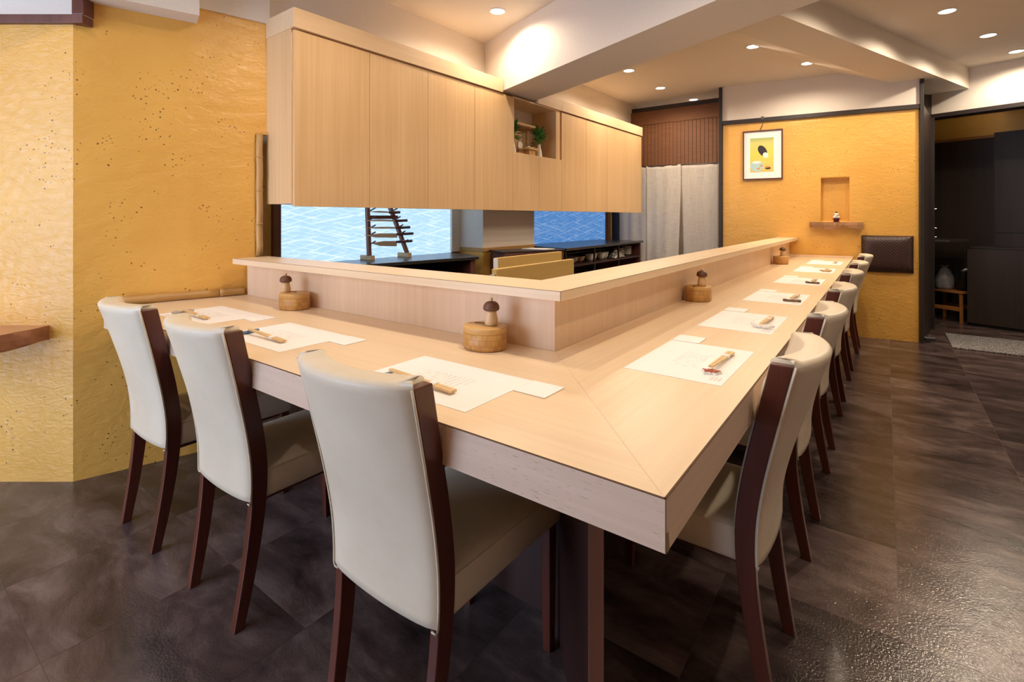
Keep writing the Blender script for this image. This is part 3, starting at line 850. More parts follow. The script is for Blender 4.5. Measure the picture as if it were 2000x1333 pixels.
def rest_leaf():
    m = MB(); pts = []
    for k in range(20):
        a = 2*PI*k/20; r = .026 if k % 4 == 0 else (.019 if k % 2 == 0 else .013)
        pts.append((r*math.cos(a)*.8, r*math.sin(a)))
    t = thing('chopstick_rest', 'x', 'chopstick rest')
    m.prism(pts, 0, .006); m.build('base', M['ceramic'], t, bevel=.001)
    m = MB(); m.prism([(p[0]*.88, p[1]*.88) for p in pts], .0061, .0085); m.build('glaze', M['redglaze'], t, bevel=.0006)
    return t
def rest_twig(mat):
    t = thing('chopstick_rest', 'x', 'chopstick rest')
    m = MB(); n = 9
    m.tube([(.002*math.sin(i*1.9), -.036+.072*i/(n-1), .0058+.0006*math.sin(i)) for i in range(n)], [.0055+.0008*math.sin(i*2.1) for i in range(n)], 8)
    m.build('twig', mat, t, smooth=True); return t
def rest_bow(mat):
    t = thing('chopstick_rest', 'x', 'chopstick rest')
    for sd in (-1, 1):
        m = MB(); n = 7
        m.tube([(.010*(i/(n-1))**2, sd*(.038*i/(n-1)), .0055+.005*(i/(n-1))) for i in range(n)], [.0035, .0062, .0072, .0076, .007, .0058, .003], 8)
        m.build('pod', mat, t, smooth=True)
    return t
def rest_tile(mat):
    t = thing('chopstick_rest', 'x', 'chopstick rest')
    m = MB(); m.prism([(-.009, -.022), (.009, -.022), (.011, 0), (.009, .022), (-.009, .022), (-.011, 0)], 0, .007); m.build('base', M['ceramic'], t, bevel=.0015)
    m = MB(); m.box(-.006, .006, -.016, .016, .007, .0082); m.build('glaze', mat, t, bevel=.0005)
    return t
pm, cd, ck = make_mat(), make_card(), make_sticks()
settings = [
    # x, y, rot, where-words, rest builder + words
    (-1.886, .214, 0, 'in front of the leftmost chair by the yellow wall', rest_bow, M['ceramic_grey'], 'pale grey bow-shaped'),
    (-1.321, .201, 0, 'between the leftmost and the foreground setting on the left wing', rest_twig, M['blueglaze'], 'blue-grey ceramic stick-shaped'),
    (-0.602, .184, 0, 'behind the foreground chair on the left wing', rest_tile, M['blueglaze'], 'small white and blue ceramic'),
    (-0.177, .705, PI/2, 'at the first seat of the right wing', rest_leaf, None, 'red and white maple-leaf'),
    (-0.177, 1.329, PI/2, 'at the second seat of the right wing', rest_bow, M['ceramic'], 'white bow-shaped'),
    (-0.175, 2.015, PI/2, 'at the third seat of the right wing', rest_twig, M['twig'], 'brown twig'),
    (-0.173, 2.800, PI/2, 'at the fourth seat of the right wing', rest_twig, M['twig'], 'thin dark brown twig'),
    (-0.170, 3.585, PI/2, 'at the fifth seat of the right wing', rest_bow, M['gold'], 'golden winged'),
    (-0.168, 4.325, PI/2, 'at the last seat before the far wall', rest_tile, M['ceramic_grey'], 'pale grey'),
]
for i, (x, y, r, where, rb, rmat, rw) in enumerate(settings):
    R2 = Matrix.Rotation(r, 2)
    def at(lx, ly): v = R2 @ Vector((lx, ly)); return (x+v.x, y+v.y)
    p = pm if i == 0 else clone(pm); p.location = (x, y, ZT+.0002); p.rotation_euler = (0, 0, r)
    tag(p, 'white printed paper placemat '+where, 'placemat', 'paper placemats on the counter')
    c = cd if i == 0 else clone(cd); px_ = at(PW+.044, PH-.041); c.location = (*px_, ZT+.0002); c.rotation_euler = (0, 0, r+.02*math.sin(i*3))
    tag(c, 'small square white folded napkin '+where, 'napkin', 'square napkins by the placemats')
    rest = rb(rmat) if rmat else rb()
    sx0 = -.098 if r else -.118; sy0 = -.0745 if r else -.060
    if i == 0: sy0 = -.055
    if not r: sx0 = -.120
    rest.location = (*at(sx0, sy0), ZT+.0008); rest.rotation_euler = (0, 0, r+(.1 if i % 2 else -.15))
    tag(rest, rw+' chopstick rest '+where, 'chopstick rest', 'chopstick rests on the placemats')
    s_ = ck if i == 0 else clone(ck); s_.location = (*at(sx0+.108, sy0+.003), ZT+.0022); s_.rotation_euler = (0, 0, r+.01*math.sin(i*2.2))
    tag(s_, 'pale banded chopsticks '+where, 'chopsticks', 'banded wooden chopsticks')

# bamboo boxes and mushroom-shaped mills
def make_box():
    t = thing('bamboo_box', 'x', 'box')
    ax, ay = .068, .057
    m = MB(); m.lathe([(.90, 0), (.965, .003), (1.0, .010), (1.0, .048), (.985, .0485)], n=40, sx=ax, sy=ay); m.build('body', M['boxside'], t, smooth=True)
    lid = MB(); lid.lathe([(.985, .0487), (1.0, .0495), (1.0, .0625), (.985, .0655), (.93, .0665), (.01, .0665)], n=40, sx=ax, sy=ay); l = lid.build('lid', M['boxlid'], t, smooth=True)
    m = MB(); pts = []
    for k in range(9):
        a = PI*.9*(k/8)+.15; pts.append((-.022+.022*math.cos(a), .004+.012*math.sin(a), .0668))
    m.tube(pts, .0016, 6); m.build('slot', M['gap'], l)
    return t
def make_mill():
    t = thing('pepper_mill', 'x', 'pepper mill')
    m = MB(); m.lathe([(.0170, 0), (.0188, .003), (.0196, .010), (.0190, .019), (.0168, .028), (.0154, .036), (.0152, .044)], n=28); m.build('body', M['turned'], t, smooth=True)
    m = MB(); m.lathe([(.0150, .0435), (.0215, .0440), (.0238, .0475), (.0240, .0515), (.0228, .0580), (.0195, .0640), (.0140, .0682), (.0070, .0700), (.004, .0702)], n=28); m.build('cap', M['cap'], t, smooth=True)
    m = MB(); m.lathe([(.0025, .0700), (.0028, .0725), (.0052, .0745), (.0060, .0770), (.0050, .0795), (.0020, .0808)], n=16); m.build('knob', M['turned'], t, smooth=True)
    return t
bx, ml = make_box(), make_mill()
for i, (x, y, r, mx, my, wh) in enumerate([
    (-1.757, .487, .0, -.040, -.016, 'by the yellow wall on the left wing'),
    (-.706, .470, .0, .016, .010, 'near the inner corner of the counter'),
    (-.455, 1.712, PI/2, .014, .010, 'halfway along the right wing'),
    (-.452, 3.990, PI/2, .012, .012, 'at the far end of the right wing')]):
    b = bx if i == 0 else clone(bx); b.location = (x, y, ZT); b.rotation_euler = (0, 0, r)
    tag(b, 'oval lidded bamboo box '+wh, 'box', 'oval bamboo boxes under the ledge')
    k_ = ml if i == 0 else clone(ml); k_.location = (x+mx, y+my, ZT+.0667)
    tag(k_, 'mushroom-shaped wooden pepper mill on the bamboo box '+wh, 'pepper mill', 'mushroom-shaped mills')

# ================================================================== hanging cabinets
CG = Vector((-2.048, 0.651, 0))
def cabthing(label, s0): 
    p = CG+U*s0; return thing('hanging_cabinet', label, 'cabinet', (p.x, p.y, 1.187), -UA)
DEP = .262
def door(t, y0, y1, z0, z1):
    m = MB(); m.box(-.019, 0, y0+.0015, y1-.0015, z0, z1); return m.build('door', M['cab_z'], t, bevel=.0008)
def fascia(t, y0, y1):
    m = MB(); m.box(-DEP, .010, y0, y1, .862, .957); return m.build('fascia', M['cab_y'], t, bevel=.0012)
dtop = .853
c1 = cabthing('long run of four tall pale wooden cabinet doors nearest the yellow wall', 0)
m = MB(); m.box(-DEP, -.021, .0, 1.7315, .014, .862); m.build('carcass', M['cab_z'], c1, bevel=.0008)
for a, b in ((.0, .439), (.439, .871), (.871, 1.301), (1.301, 1.732)): door(c1, a+(.004 if a == 0 else 0), b, 0, dtop)
fascia(c1, -.004, 1.60)
c2 = cabthing('pale wooden cabinet with an open shrine niche above two short doors', 1.732)
nz0 = .444
m = MB(); m.box(-DEP, -.021, .0005, .686, .014, nz0-.018); m.build('carcass', M['cab_z'], c2)
door(c2, 0, .346, 0, nz0-.004); door(c2, .346, .686, 0, nz0-.004)
m = MB(); m.box(-DEP, -.001, .0005, .686, nz0-.018, nz0-.003); m.build('niche_shelf', M['cab_y'], c2)
m = MB(); m.box(-DEP, -.002, .0005, .016, nz0-.003, .862); m.build('niche_side', M['cab_z'], c2)
m = MB(); m.box(-DEP, -.002, .600, .660, nz0-.003, .862); m.build('niche_side', M['cab_z'], c2)
m = MB(); m.box(-DEP, -.030, .660, .686, nz0-.003, .862); m.build('niche_filler', M['cab_z'], c2)
m = MB(); m.box(-DEP, -DEP+.012, .016, .600, nz0-.003, .862); m.build('niche_back', M['white'], c2)
m = MB(); m.box(-DEP+.012, -.002, .016, .600, .850, .862); m.build('niche_top', M['cab_y'], c2)
fascia(c2, .318, .686)
c3 = cabthing('run of four tall pale wooden cabinet doors nearest the bamboo blind', 2.418)
m = MB(); m.box(-DEP, -.021, .0005, 1.684, .014, .862); m.build('carcass', M['cab_z'], c3, bevel=.0008)
for a, b in ((.0, .428), (.428, .838), (.838, 1.260), (1.260, 1.684)): door(c3, a, b, 0, dtop)
fascia(c3, .0005, 1.690)
# shrine corner in the niche
NP = CG+U*1.732
def npnt(dy, dx, z): p = NP+U*dy+UN*dx; return (p.x, p.y, 1.187+z)
zf = nz0-.003
sh = thing('household_shrine', 'small plain wooden household shrine with ribbed roof edge', 'shrine', npnt(.20, -.13, zf), -UA)
m = MB(); m.box(-.05, .05, -.12, .16, 0, .02); m.build('plinth', M['boxlid'], sh, bevel=.001)
for yy in (-.09, .115):
    m = MB(); m.box(.018, .034, yy, yy+.016, .02, .215); m.build('post', M['boxlid'], sh, bevel=.001)
m = MB(); m.box(-.05, -.04, -.11, .15, .02, .21); m.build('back_panel', M['boxlid'], sh)
m = MB(); m.box(.0, .012, -.03, .07, .02, .20); m.build('shrine_door', M['turned'], sh, bevel=.001)
m = MB(); m.add([(-.06, -.15, .215), (.075, -.15, .235), (.075, .20, .235), (-.06, .20, .215), (-.06, -.15, .235), (.075, -.15, .252), (.075, .20, .252), (-.06, .20, .235)],
                [(0,3,2,1),(4,5,6,7),(0,1,5,4),(1,2,6,5),(2,3,7,6),(3,0,4,7)])
rf = m.build('roof', M['boxlid'], sh)
for k in range(16):
    m = MB(); m.box(.066, .077, -.146+k*.0222, -.146+k*.0222+.009, .221, .236); m.build('rafter', M['stool'], rf)
mr = thing('shrine_mirror', 'small round mirror on a carved stand before the shrine', 'mirror', npnt(.17, -.065, zf), -UA)
m = MB(); m.tube([(.0, 0, .075), (.006, 0, .075)], .030, 20); m.build('disc', M['steel'], mr, smooth=False)
m = MB(); m.tube([(.0, -.03, .06), (0, -.018, .035), (0, 0, .022), (0, .018, .035), (0, .03, .06)], .006, 8); m.build('stand', M['stool'], mr, smooth=True)
m = MB(); m.box(-.02, .02, -.03, .03, 0, .022); m.build('stand_base', M['stool'], mr, bevel=.003)
tr = thing('offering_stand', 'small pale wooden offering stand in front of the shrine', 'stand', npnt(.285, -.052, zf), -UA)
m = MB(); m.box(-.045, .045, -.065, .065, .045, .053); m.build('tray', M['boxlid'], tr, bevel=.001)
for a in ((-.045, -.041, -.065, .065), (.041, .045, -.065, .065), (-.041, .041, -.065, -.061), (-.041, .041, .061, .065)):
    m = MB(); m.box(*a, .053, .062); m.build('rim', M['boxlid'], tr)
m = MB(); m.box(-.028, .028, -.042, .042, 0, .045); m.build('foot', M['boxlid'], tr, bevel=.001)
for i, dy in enumerate((-.03, .03)):
    m = MB(); m.lathe([(.012, 0), (.02, .012), (.021, .018), (.017, .018), (.010, .006)], n=16)
    o = m.build('offering_cup', M['ceramic'], None, smooth=True); o.location = npnt(.285+dy, -.052, zf+.0535)
    tag(o, ('left' if i == 0 else 'right')+' one of two small white cups on the offering stand', 'cup', 'cups on the offering stand')
def vase(dy, dx, lab, lab2, seed, leafh):
    t = thing('flower_vase', lab, 'vase', npnt(dy, dx, zf))
    m = MB(); m.lathe([(.026, 0), (.027, .006), (.022, .045), (.014, .085), (.012, .098), (.016, .104), (.011, .104), (.009, .09)], n=20); m.build('body', M['ceramic'], t, smooth=True)
    pl = thing('evergreen_sprig', lab2, 'plant', npnt(dy, dx, zf+.10))
    rr = random.Random(seed)
    m = MB(); m.tube([(0, 0, -.05), (0, 0, .03), (.004, .006, .08)], .003, 6); m.build('stem', M['leaf'], pl)
    for k in range(46):
        az = rr.uniform(0, 2*PI); el = rr.uniform(-.25, 1.2); h = rr.uniform(.01, leafh); ln = rr.uniform(.05, .085); w = ln*.5
        d = Vector((math.cos(az)*math.cos(el), math.sin(az)*math.cos(el), math.sin(el))); sd = d.cross(Vector((0, 0, 1))).normalized(); up = sd.cross(d)
        b0_ = Vector((0, 0, h))+d*rr.uniform(.0, .022)
        vs = [b0_, b0_+d*ln*.35+sd*w*.5+up*.003, b0_+d*ln*.7+sd*w*.42, b0_+d*ln-up*.004, b0_+d*ln*.7-sd*w*.42, b0_+d*ln*.35-sd*w*.5+up*.003, b0_+d*ln*.5-up*.004]
        m = MB(); m.add(vs, [(0, 1, 6), (1, 2, 6), (2, 3, 6), (3, 4, 6), (4, 5, 6), (5, 0, 6)]); m.build('leaf', M['leaf'], pl)
vase(.415, -.050, 'white porcelain vase on the right side of the niche', 'leafy green sprig in the vase on the right side of the niche', 5, .11)
vase(.066, -.055, 'white porcelain vase on the left side of the niche, half hidden', 'dark leafy sprig in the half-hidden vase at left of the niche', 9, .11)

# ================================================================== behind the bar
def ORD(k, n): return 'topmost' if k == n-1 else ('lowest', 'second lowest', 'third lowest', 'fourth lowest', 'fifth lowest', 'sixth lowest')[k]
# black counter under the bright window
kc = thing('kitchen_counter', 'black-topped kitchen counter under the bright frosted window', 'counter', (-2.33, 1.6, 0))
zc1 = .855
mb = MB(); mb.prism([(-2.30, .80), (-2.10, 2.09), (-2.30, 2.22), (-2.565, 2.22), (-2.575, .80)], zc1-.022, zc1); mb.build('counter_top', M['black'], kc, bevel=.002, world=True)
mb = MB(); mb.prism([(-2.135, 2.04), (-2.125, 2.08), (-2.555, 2.20), (-2.555, 2.16)], 0, zc1-.022); mb.build('end_panel', M['redbrown'], kc, world=True)
mb = MB(); mb.box(-2.565, -2.54, .82, 2.16, 0, zc1-.022); mb.build('back_panel', M['bin'], kc, world=True)
for z in (.66, .40):
    mb = MB(); mb.prism([(-2.31, .85), (-2.15, 2.05), (-2.54, 2.15), (-2.54, .85)], z-.015, z); mb.build('shelf', M['bin'], kc, world=True)
for i, (yy, n) in enumerate(((1.62, 6), (1.90, 7))):
    for k in range(n):
        m = MB(); m.lathe([(.05, 0), (.085, .006), (.088, .010), (.05, .006)], n=20)
        o = m.build('black_plate', M['black'], None, smooth=True); o.location = (-2.33+.09*(yy-1.62), yy, .6605+k*.0102)
        tag(o, '%s dark lacquer plate of the %s stack under the black counter' % (ORD(k, n), 'nearer' if i == 0 else 'farther'), 'plate', 'plates stacked under the black counter %d' % (i+1))
# knife rack
kr = thing('knife_rack', 'wooden knife rack standing before the bright frosted window', 'knife rack', (-2.47, 1.42, zc1))
def rackpost(p, q, name):
    m = MB(); m.bar(p, q, .022, .026, up=(1, 0, 0)); m.build(name, M['rackwood'], kr, bevel=.0015)
rackpost((0, 0, .028), (-.004, -.012, .37), 'upright'); rackpost((0, .325, .028), (-.004, .165, .37), 'upright')
m = MB(); m.box(-.008, .010, .0, .235, .268, .292); m.build('crossbar', M['redbrown'], kr, bevel=.001)
for yy in (.004, .322):
    m = MB(); m.box(-.085, .030, yy-.012, yy+.018, 0, .030); m.build('foot', M['turned'], kr, bevel=.0015)  # pale material on the feet paints in side light from the window
kz = [(.108, .075, .34, .030, .05), (.168, .055, .36, .022, .02), (.213, .055, .33, .008, .0), (.268, .035, .31, .007, .0), (.325, .10, .29, .010, .0)]
for z, y0, y1, bwid, drop in kz:
    for yy, sl in ((.0, 0), (.325-(z/.37)*.16, 0)):
        m = MB(); m.tube([(.008, yy, z-.004), (.055, yy+.006, z+.016)], .0048, 8); m.build('peg', M['slab_end'], kr, smooth=True)
kx = .036
for i, (zk, ytip, yheel, wid, yend, lab) in enumerate((
    (.118, -.020, .20, .036, .335, 'broad-bladed kitchen knife on the lowest pegs of the rack'),
    (.170, -.075, .205, .030, .345, 'long pointed kitchen knife on the second pegs of the rack from below'),
    (.214, -.065, .20, .012, .315, 'slim kitchen knife on the middle pegs of the rack'),
    (.262, -.085, .19, .011, .290, 'slim kitchen knife on the second pegs of the rack from above'),
    (.318, -.035, .14, .010, .225, 'short knife on the top pegs of the rack under the cabinet'))):
    t = thing('kitchen_knife', lab, 'knife', (-2.47+kx, 1.42, zc1+zk), 0, 'knives on the rack')
    m = MB(); th_ = .0011
    prof = [(ytip, -wid*.15), (ytip+(yheel-ytip)*.35, -wid*.75), (yheel, -wid), (yheel, 0), (ytip+(yheel-ytip)*.5, .004), ]
    vs = [(-th_, y, z) for y, z in prof]+[(th_, y, z) for y, z in prof]; n = len(prof)
    m.add(vs, [list(range(n)), list(range(n, 2*n))[::-1]]+[[k, (k+1)%n, n+(k+1)%n, n+k] for k in range(n)]); m.build('blade', M['steel'], t)
    m = MB(); m.tube([(0, yheel-.004, -.006), (0, yheel+.03, -.006), (0, yend, -.004)], [.0075, .0095, .0100], 8); m.build('handle', M['darkwood'], t, smooth=True)
# inner worktop carrying the two boards
iw = thing('inner_worktop', 'low dark worktop just behind the raised ledge of the bar', 'worktop', (-1.35, 1.6, 0))
mb = MB(); mb.box(-1.66, -1.02, .95, 2.45, .66, .69); mb.build('worktop_slab', M['black'], iw, bevel=.002, world=True)
mb = MB(); mb.box(-1.64, -1.05, .98, 2.42, 0, .66); mb.build('body', M['redbrown'], iw, world=True)
for (x, y0, y1, lab, nm) in ((-1.165, 1.09, 1.785, 'longer yellow wooden board standing on edge nearest the ledge', 0), (-1.545, 1.585, 2.29, 'yellow wooden board with a pale end standing on edge behind the other', 1)):
    t = thing('cutting_board', lab, 'cutting board', (x, (y0+y1)/2, .69), 0, 'boards standing behind the bar')
    m = MB(); h = (y1-y0)/2; m.box(-.014, .014, -h, h, 0, .212); m.build('board', M['board'], t, bevel=.002)
    if nm: m = MB(); m.box(-.0145, .0145, -h-.006, -h, .02, .210); m.build('end_cap', M['ceramic'], t)
    else: m = MB(); m.box(-.010, .010, -h-.02, -h, .08, .190); m.build('end_clamp', M['steel'], t, bevel=.003)
# dark red cabinet with a sheet
rc = thing('red_brown_chest', 'dark red-brown chest beside the pillar behind the boards', 'chest', (-2.05, 2.58, 0))
mb = MB(); mb.prism([(-2.03, 2.30), (-1.83, 2.82), (-2.06, 2.90), (-2.26, 2.42)], 0, .865); mb.build('body', M['redbrown'], rc, world=True, bevel=.003)
mb = MB(); mb.prism([(-2.035, 2.285), (-1.82, 2.83), (-2.06, 2.91), (-2.268, 2.41)], .865, .88); mb.build('lid', M['base'], rc, world=True, bevel=.002)
m = MB(); m.prism([(-2.10, 2.62), (-1.90, 2.66), (-1.88, 2.76), (-2.09, 2.74)], .8803, .886)
tag(m.build('paper_sheet', M['paper'], None, origin=(-2.0, 2.7, .8803)), 'white sheet lying on the red-brown chest', 'paper')
# black counter with dish shelves before the blue window
dc = thing('dish_counter', 'black-topped counter with open dish shelves before the blue window', 'counter', (-2.15, 3.8, 0))
zc2 = .880
mb = MB(); mb.prism([(-1.85, 2.90), (-1.905, 4.665), (-2.44, 4.665), (-2.46, 3.07), (-2.34, 3.065)], zc2-.022, zc2); mb.build('counter_top', M['black'], dc, bevel=.002, world=True)
mb = MB(); mb.box(-2.44, -1.925, 4.61, 4.64, 0, zc2-.022); mb.build('end_panel', M['redbrown'], dc, world=True)
mb = MB(); mb.box(-2.46, -2.43, 3.08, 4.61, 0, zc2-.022); mb.build('back_panel', M['bin'], dc, world=True)
mb = MB(); mb.box(-2.43, -1.925, 3.0, 4.61, .705, .72); mb.build('shelf', M['base'], dc, world=True)
mb = MB(); mb.box(-2.43, -2.12, 3.0, 4.61, .795, .806); mb.build('shelf', M['base'], dc, world=True)
for yy in (3.02, 3.55, 4.08):
    mb = MB(); mb.box(-1.945, -1.93, yy, yy+.016, 0, zc2-.022); mb.build('upright', M['base'], dc, world=True)
def bowl(x, y, z, r, h, mat, lab, grp, nm='bowl'):
    m = MB(); m.lathe([(r*.45, 0), (r*.8, h*.35), (r, h*.95), (r*.98, h), (r*.9, h*.9), (r*.4, h*.25)], n=20)
    o = m.build(nm, mat, None, smooth=True); o.location = (x, y, z)
    return tag(o, lab, nm.split('_')[-1], grp)
zs1 = .7205
for k, (x, y) in enumerate(((-2.02, 3.62), (-2.05, 3.74), (-2.02, 3.86), (-2.04, 3.97))):
    bowl(x, y, zs1, .046, .07, M['ceramic'], 'white cup in the row on the lower dish shelf, number %s from the left' % ('one', 'two', 'three', 'four')[k], 'white cups on the lower dish shelf', 'cup')
for st, (x, y, n) in enumerate(((-2.06, 4.36, 4), (-2.04, 4.50, 5))):
    for k in range(n):
        bowl(x, y, zs1+k*.019, .062, .03, M['ceramic_grey'], '%s pale bowl of the %s stack at the end of the dish shelf' % (ORD(k, n), 'shorter' if st == 0 else 'taller'), 'pale bowls in the %s stack' % ('shorter' if st == 0 else 'taller'))
for k, y in enumerate((3.18, 3.33, 3.46)):
    bowl(-2.05, y, zs1, .062, .055, M['ceramic_tan'] if k != 1 else M['ceramic_grey'], ('tan bowl at the left end of the lower dish shelf', 'grey bowl between two tan bowls on the lower dish shelf', 'tan bowl beside the white cups on the lower dish shelf')[k], 'bowls on the lower dish shelf')
bowl(-2.22, 3.72, .8065, .05, .045, M['ceramic'], 'white bowl on the narrow upper dish shelf', None)
bowl(-2.22, 4.22, .8065, .03, .048, M['ceramic_grey'], 'small cup on the narrow upper dish shelf', None, 'cup')
fo = MB(); rr = random.Random(4); vs = []; fs = []
nn = 16
for i in range(nn+1):
    for j in range(nn+1):
        u_, v_ = i/nn, j/nn; e_ = math.sin(PI*u_)*math.sin(PI*v_)
        vs.append((-2.06+.13*(u_-.2), 4.04+.26*v_, .7205+.004+.075*e_**.5*(.7+.3*rr.random())))
for i in range(nn):
    for j in range(nn):
        a = i*(nn+1)+j; fs.append((a, a+1, a+nn+2, a+nn+1))
fo.add(vs, fs); o = fo.build('foil_sheet', M['foil'], None, origin=(-2.0, 4.17, .7205)); sm = o.modifiers.new('thick', 'SOLIDIFY'); sm.thickness = .002
tag(o, 'crumpled silver foil between the cups and the stacked bowls', 'foil')
tag(MB().lathe([(.07, 0), (.085, .05), (.088, .055), (.08, .05), (.065, .006)], n=20).build('wicker_basket', M['ceramic_tan'], None, smooth=True), 'brown shallow basket in front of the white cups', 'basket').location = (-1.90+.0, 3.72, .7205)
bpy.data.objects['wicker_basket'].location = (-1.965-.0, 3.42, .60)
bpy.data.objects['wicker_basket'].location = (-2.26, 3.55, .7205)

# curtain and blind
nr = thing('doorway_curtain', 'grey linen split curtain hanging in the kitchen doorway', 'curtain', (-1.75, NY-.02, .5))
def cloth(x0, x1, ztop, zbot, seed, pl=0, pr=0):
    m = MB(); vs = []; fs = []; nx_, nz_ = 28, 30; rr = random.Random(seed); ph = rr.uniform(0, 6)
    for j in range(nz_+1):
        t_ = j/nz_; z = ztop+(zbot-ztop)*t_
        for i in range(nx_+1):
            s_ = i/nx_; sag = -.012*math.sin(PI*s_)*(1-t_)**3
            op = max(0, t_-.18)
            x = x0+pl*op+(x1-pr*op-x0-pl*op)*s_
            y = NY-.03+.010*math.sin(s_*7+ph+t_*1.2)*(.4+.6*t_)+.004*math.sin(s_*19+ph*2)
            vs.append((x, y, z+sag))
    for j in range(nz_):
        for i in range(nx_):
            a = j*(nx_+1)+i; fs.append((a, a+1, a+nx_+2, a+nx_+1))
    m.add(vs, fs); o = m.build('curtain_panel', M['linen'], nr, smooth=True, world=True)
    sl = o.modifiers.new('thick', 'SOLIDIFY'); sl.thickness = .0015
cloth(-2.385, -2.020, 1.745, .55, 1); cloth(-2.030, -1.622, 1.742, .55, 2, 0, .045); cloth(-1.618, -1.222, 1.728, .55, 3, .03, 0)
m = MB(); m.tube([(-2.385, NY-.03, 1.742), (-1.18, NY-.03, 1.728)], .006, 8); m.build('curtain_rod', M['trim'], nr, world=True)
m = MB(); m.lathe([(.011, 0), (.001, .001)], n=12); o = m.build('printed_mark', M['stamp'], nr); o.rotation_euler = (PI/2, 0, 0); o.location = (-1.815+1.75, -.026, 1.195-.5)
m = MB(); m.tube([(-1.82+1.75, -.03, 1.185-.5), (-1.812+1.75, -.03, 1.165-.5)], .002, 6); m.build('printed_mark', M['stamp'], nr)
bl = thing('bamboo_blind', 'brown woven bamboo blind above the linen curtain', 'blind', (-1.72, NY-.01, 1.73))
m = MB(); m.box(-2.26, -1.185, NY-.014, NY-.006, 1.735, 2.39); m.build('blind_sheet', M['blind'], bl, world=True)
m = MB(); m.box(-2.26, -1.185, NY-.024, NY-.017, 2.235, 2.39); m.build('valance', M['blind'], bl, world=True)
for k in range(25):
    x = -2.245+k*.0436
    m = MB(); m.box(x, x+.006, NY-.0165, NY-.0138, 1.737, 2.236); m.build('cord', M['gap'], bl, world=True)

# ================================================================== on the far wall
def fwthing(name, label, cat, s, z, d=0):
    p = fwp(s, z, d); return thing(name, label, cat, p, FA)
fr = fwthing('framed_picture', 'dark-framed picture with white mount and yellow print on yellow wall', 'picture', .378, 1.518, .002)
w2 = .181; hh = .499
for a in ((-w2, -w2+.012, 0, hh), (w2-.012, w2, 0, hh), (-w2+.012, w2-.012, 0, .012), (-w2+.012, w2-.012, hh-.012, hh)):
    m = MB(); m.box(a[0], a[1], -.022, 0, a[2], a[3]); m.build('frame_side', M['darkwood'], fr, bevel=.0015)
m = MB(); m.box(-w2+.012, w2-.012, -.010, -.002, .012, hh-.012); m.build('mount', M['paper'], fr)
def mat_print():
    m, nt, b = newmat('abstract_print')
    t = N(nt, 'ShaderNodeTexCoord'); sp = N(nt, 'ShaderNodeSeparateXYZ'); L(nt, t.outputs['Object'], sp.inputs[0])
    r = ramp(nt, math_(nt, 'MULTIPLY', sp.outputs[2], 1/.345), [(0, (.80, .52, .14)), (.55, (.85, .62, .10)), (.85, (.70, .62, .20)), (1, (.34, .46, .14))])
    L(nt, r.outputs[0], b.inputs['Base Color']); b.inputs['Roughness'].default_value = .7; return m
M['print'] = mat_print()
pt = MB().add([], []); pt.box(-.107, .107, -.0115, -.0102, 0, .343); o = pt.build('print', M['print'], fr); o.location = (-.006, 0, .078)
def disc(cx, cz, rx, rz, mat, yy, nm='print_shape', rot=0):
    m = MB(); n = 24; vs = []
    for k in range(n):
        a = 2*PI*k/n; x, z = rx*math.cos(a), rz*math.sin(a); vs.append((cx+x*math.cos(rot)-z*math.sin(rot), yy, cz+x*math.sin(rot)+z*math.cos(rot)))
    vs += [(v[0], yy+.0003, v[2]) for v in vs]
    m.add(vs, [list(range(n))[::-1], list(range(n, 2*n))]+[[k, (k+1)%n, n+(k+1)%n, n+k] for k in range(n)])
    return m.build(nm, mat, o)
M['p_dark'] = plain('print_dark', (.030, .025, .028), .7); M['p_blue'] = plain('print_pale_blue', (.40, .60, .60), .7); M['p_or'] = plain('print_orange', (.75, .28, .10), .7); M['p_wh'] = plain('print_white', (.80, .78, .70), .7)
disc(.006, .212, .036, .060, M['p_dark'], -.0118, rot=.5); disc(.034, .166, .024, .030, M['p_wh'], -.0121, rot=.4)
disc(-.045, .060, .060, .055, M['p_blue'], -.0118); disc(-.05, .098, .042, .013, M['p_wh'], -.0121)
disc(-.03, .035, .018, .008, M['p_or'], -.0121, rot=.3); disc(-.005, .062, .016, .009, M['p_or'], -.0121, rot=-.3); disc(.055, .035, .026, .012, M['p_dark'], -.0118); disc(.05, .05, .018, .010, M['p_or'], -.0121)
hk = fwthing('picture_hook', 'small dark hook on a cord hanging from the wall rail', 'hook', .378, 2.03, .0)
m = MB(); m.tube([(0, -.020, .115), (0, -.012, .06), (0, -.008, .03)], .0022, 6); m.build('cord', M['trim'], hk)
m = MB(); m.tube([(0, -.008, .035), (-.012, -.014, .018), (-.02, -.012, .005), (-.008, -.008, .0)], .004, 6); m.build('hook', M['steel_dark'], hk)
m = MB(); m.box(-.012, .012, -.026, -.020, .095, .125); m.build('clip', M['steel_dark'], hk, bevel=.002)
# driftwood shelf
ws = fwthing('driftwood_shelf', 'short gnarled wooden shelf below the wall niche', 'shelf', 1.0, 1.03, .0)
m = MB(); rr = random.Random(8); vs = []; fs = []; n = 18
for i in range(n+1):
    x = -.213+.426*i/n; f = .062+.012*math.sin(i*.9); zb = .010*math.sin(i*.55+1.2)+.006*rr.random(); zt = .060
    if i in (0,): f *= .75
    vs += [(x, .01, zb+.006), (x, -f, zb), (x, -f-.004*rr.random(), .035), (x, -f+.004, zt), (x, .01, zt)]
for i in range(n):
    for k in range(5): fs.append((i*5+k, i*5+(k+1)%5, i*5+5+(k+1)%5, i*5+5+k))
fs += [(0,1,2,3,4), tuple(range(n*5, n*5+5))[::-1]]
m.add(vs, fs); m.build('plank', M['shelfwood'], ws)
fg = fwthing('rice_cake_ornament', 'small white stacked ornament on a dark red stand in the niche', 'ornament', 1.006, 1.0905, .03)
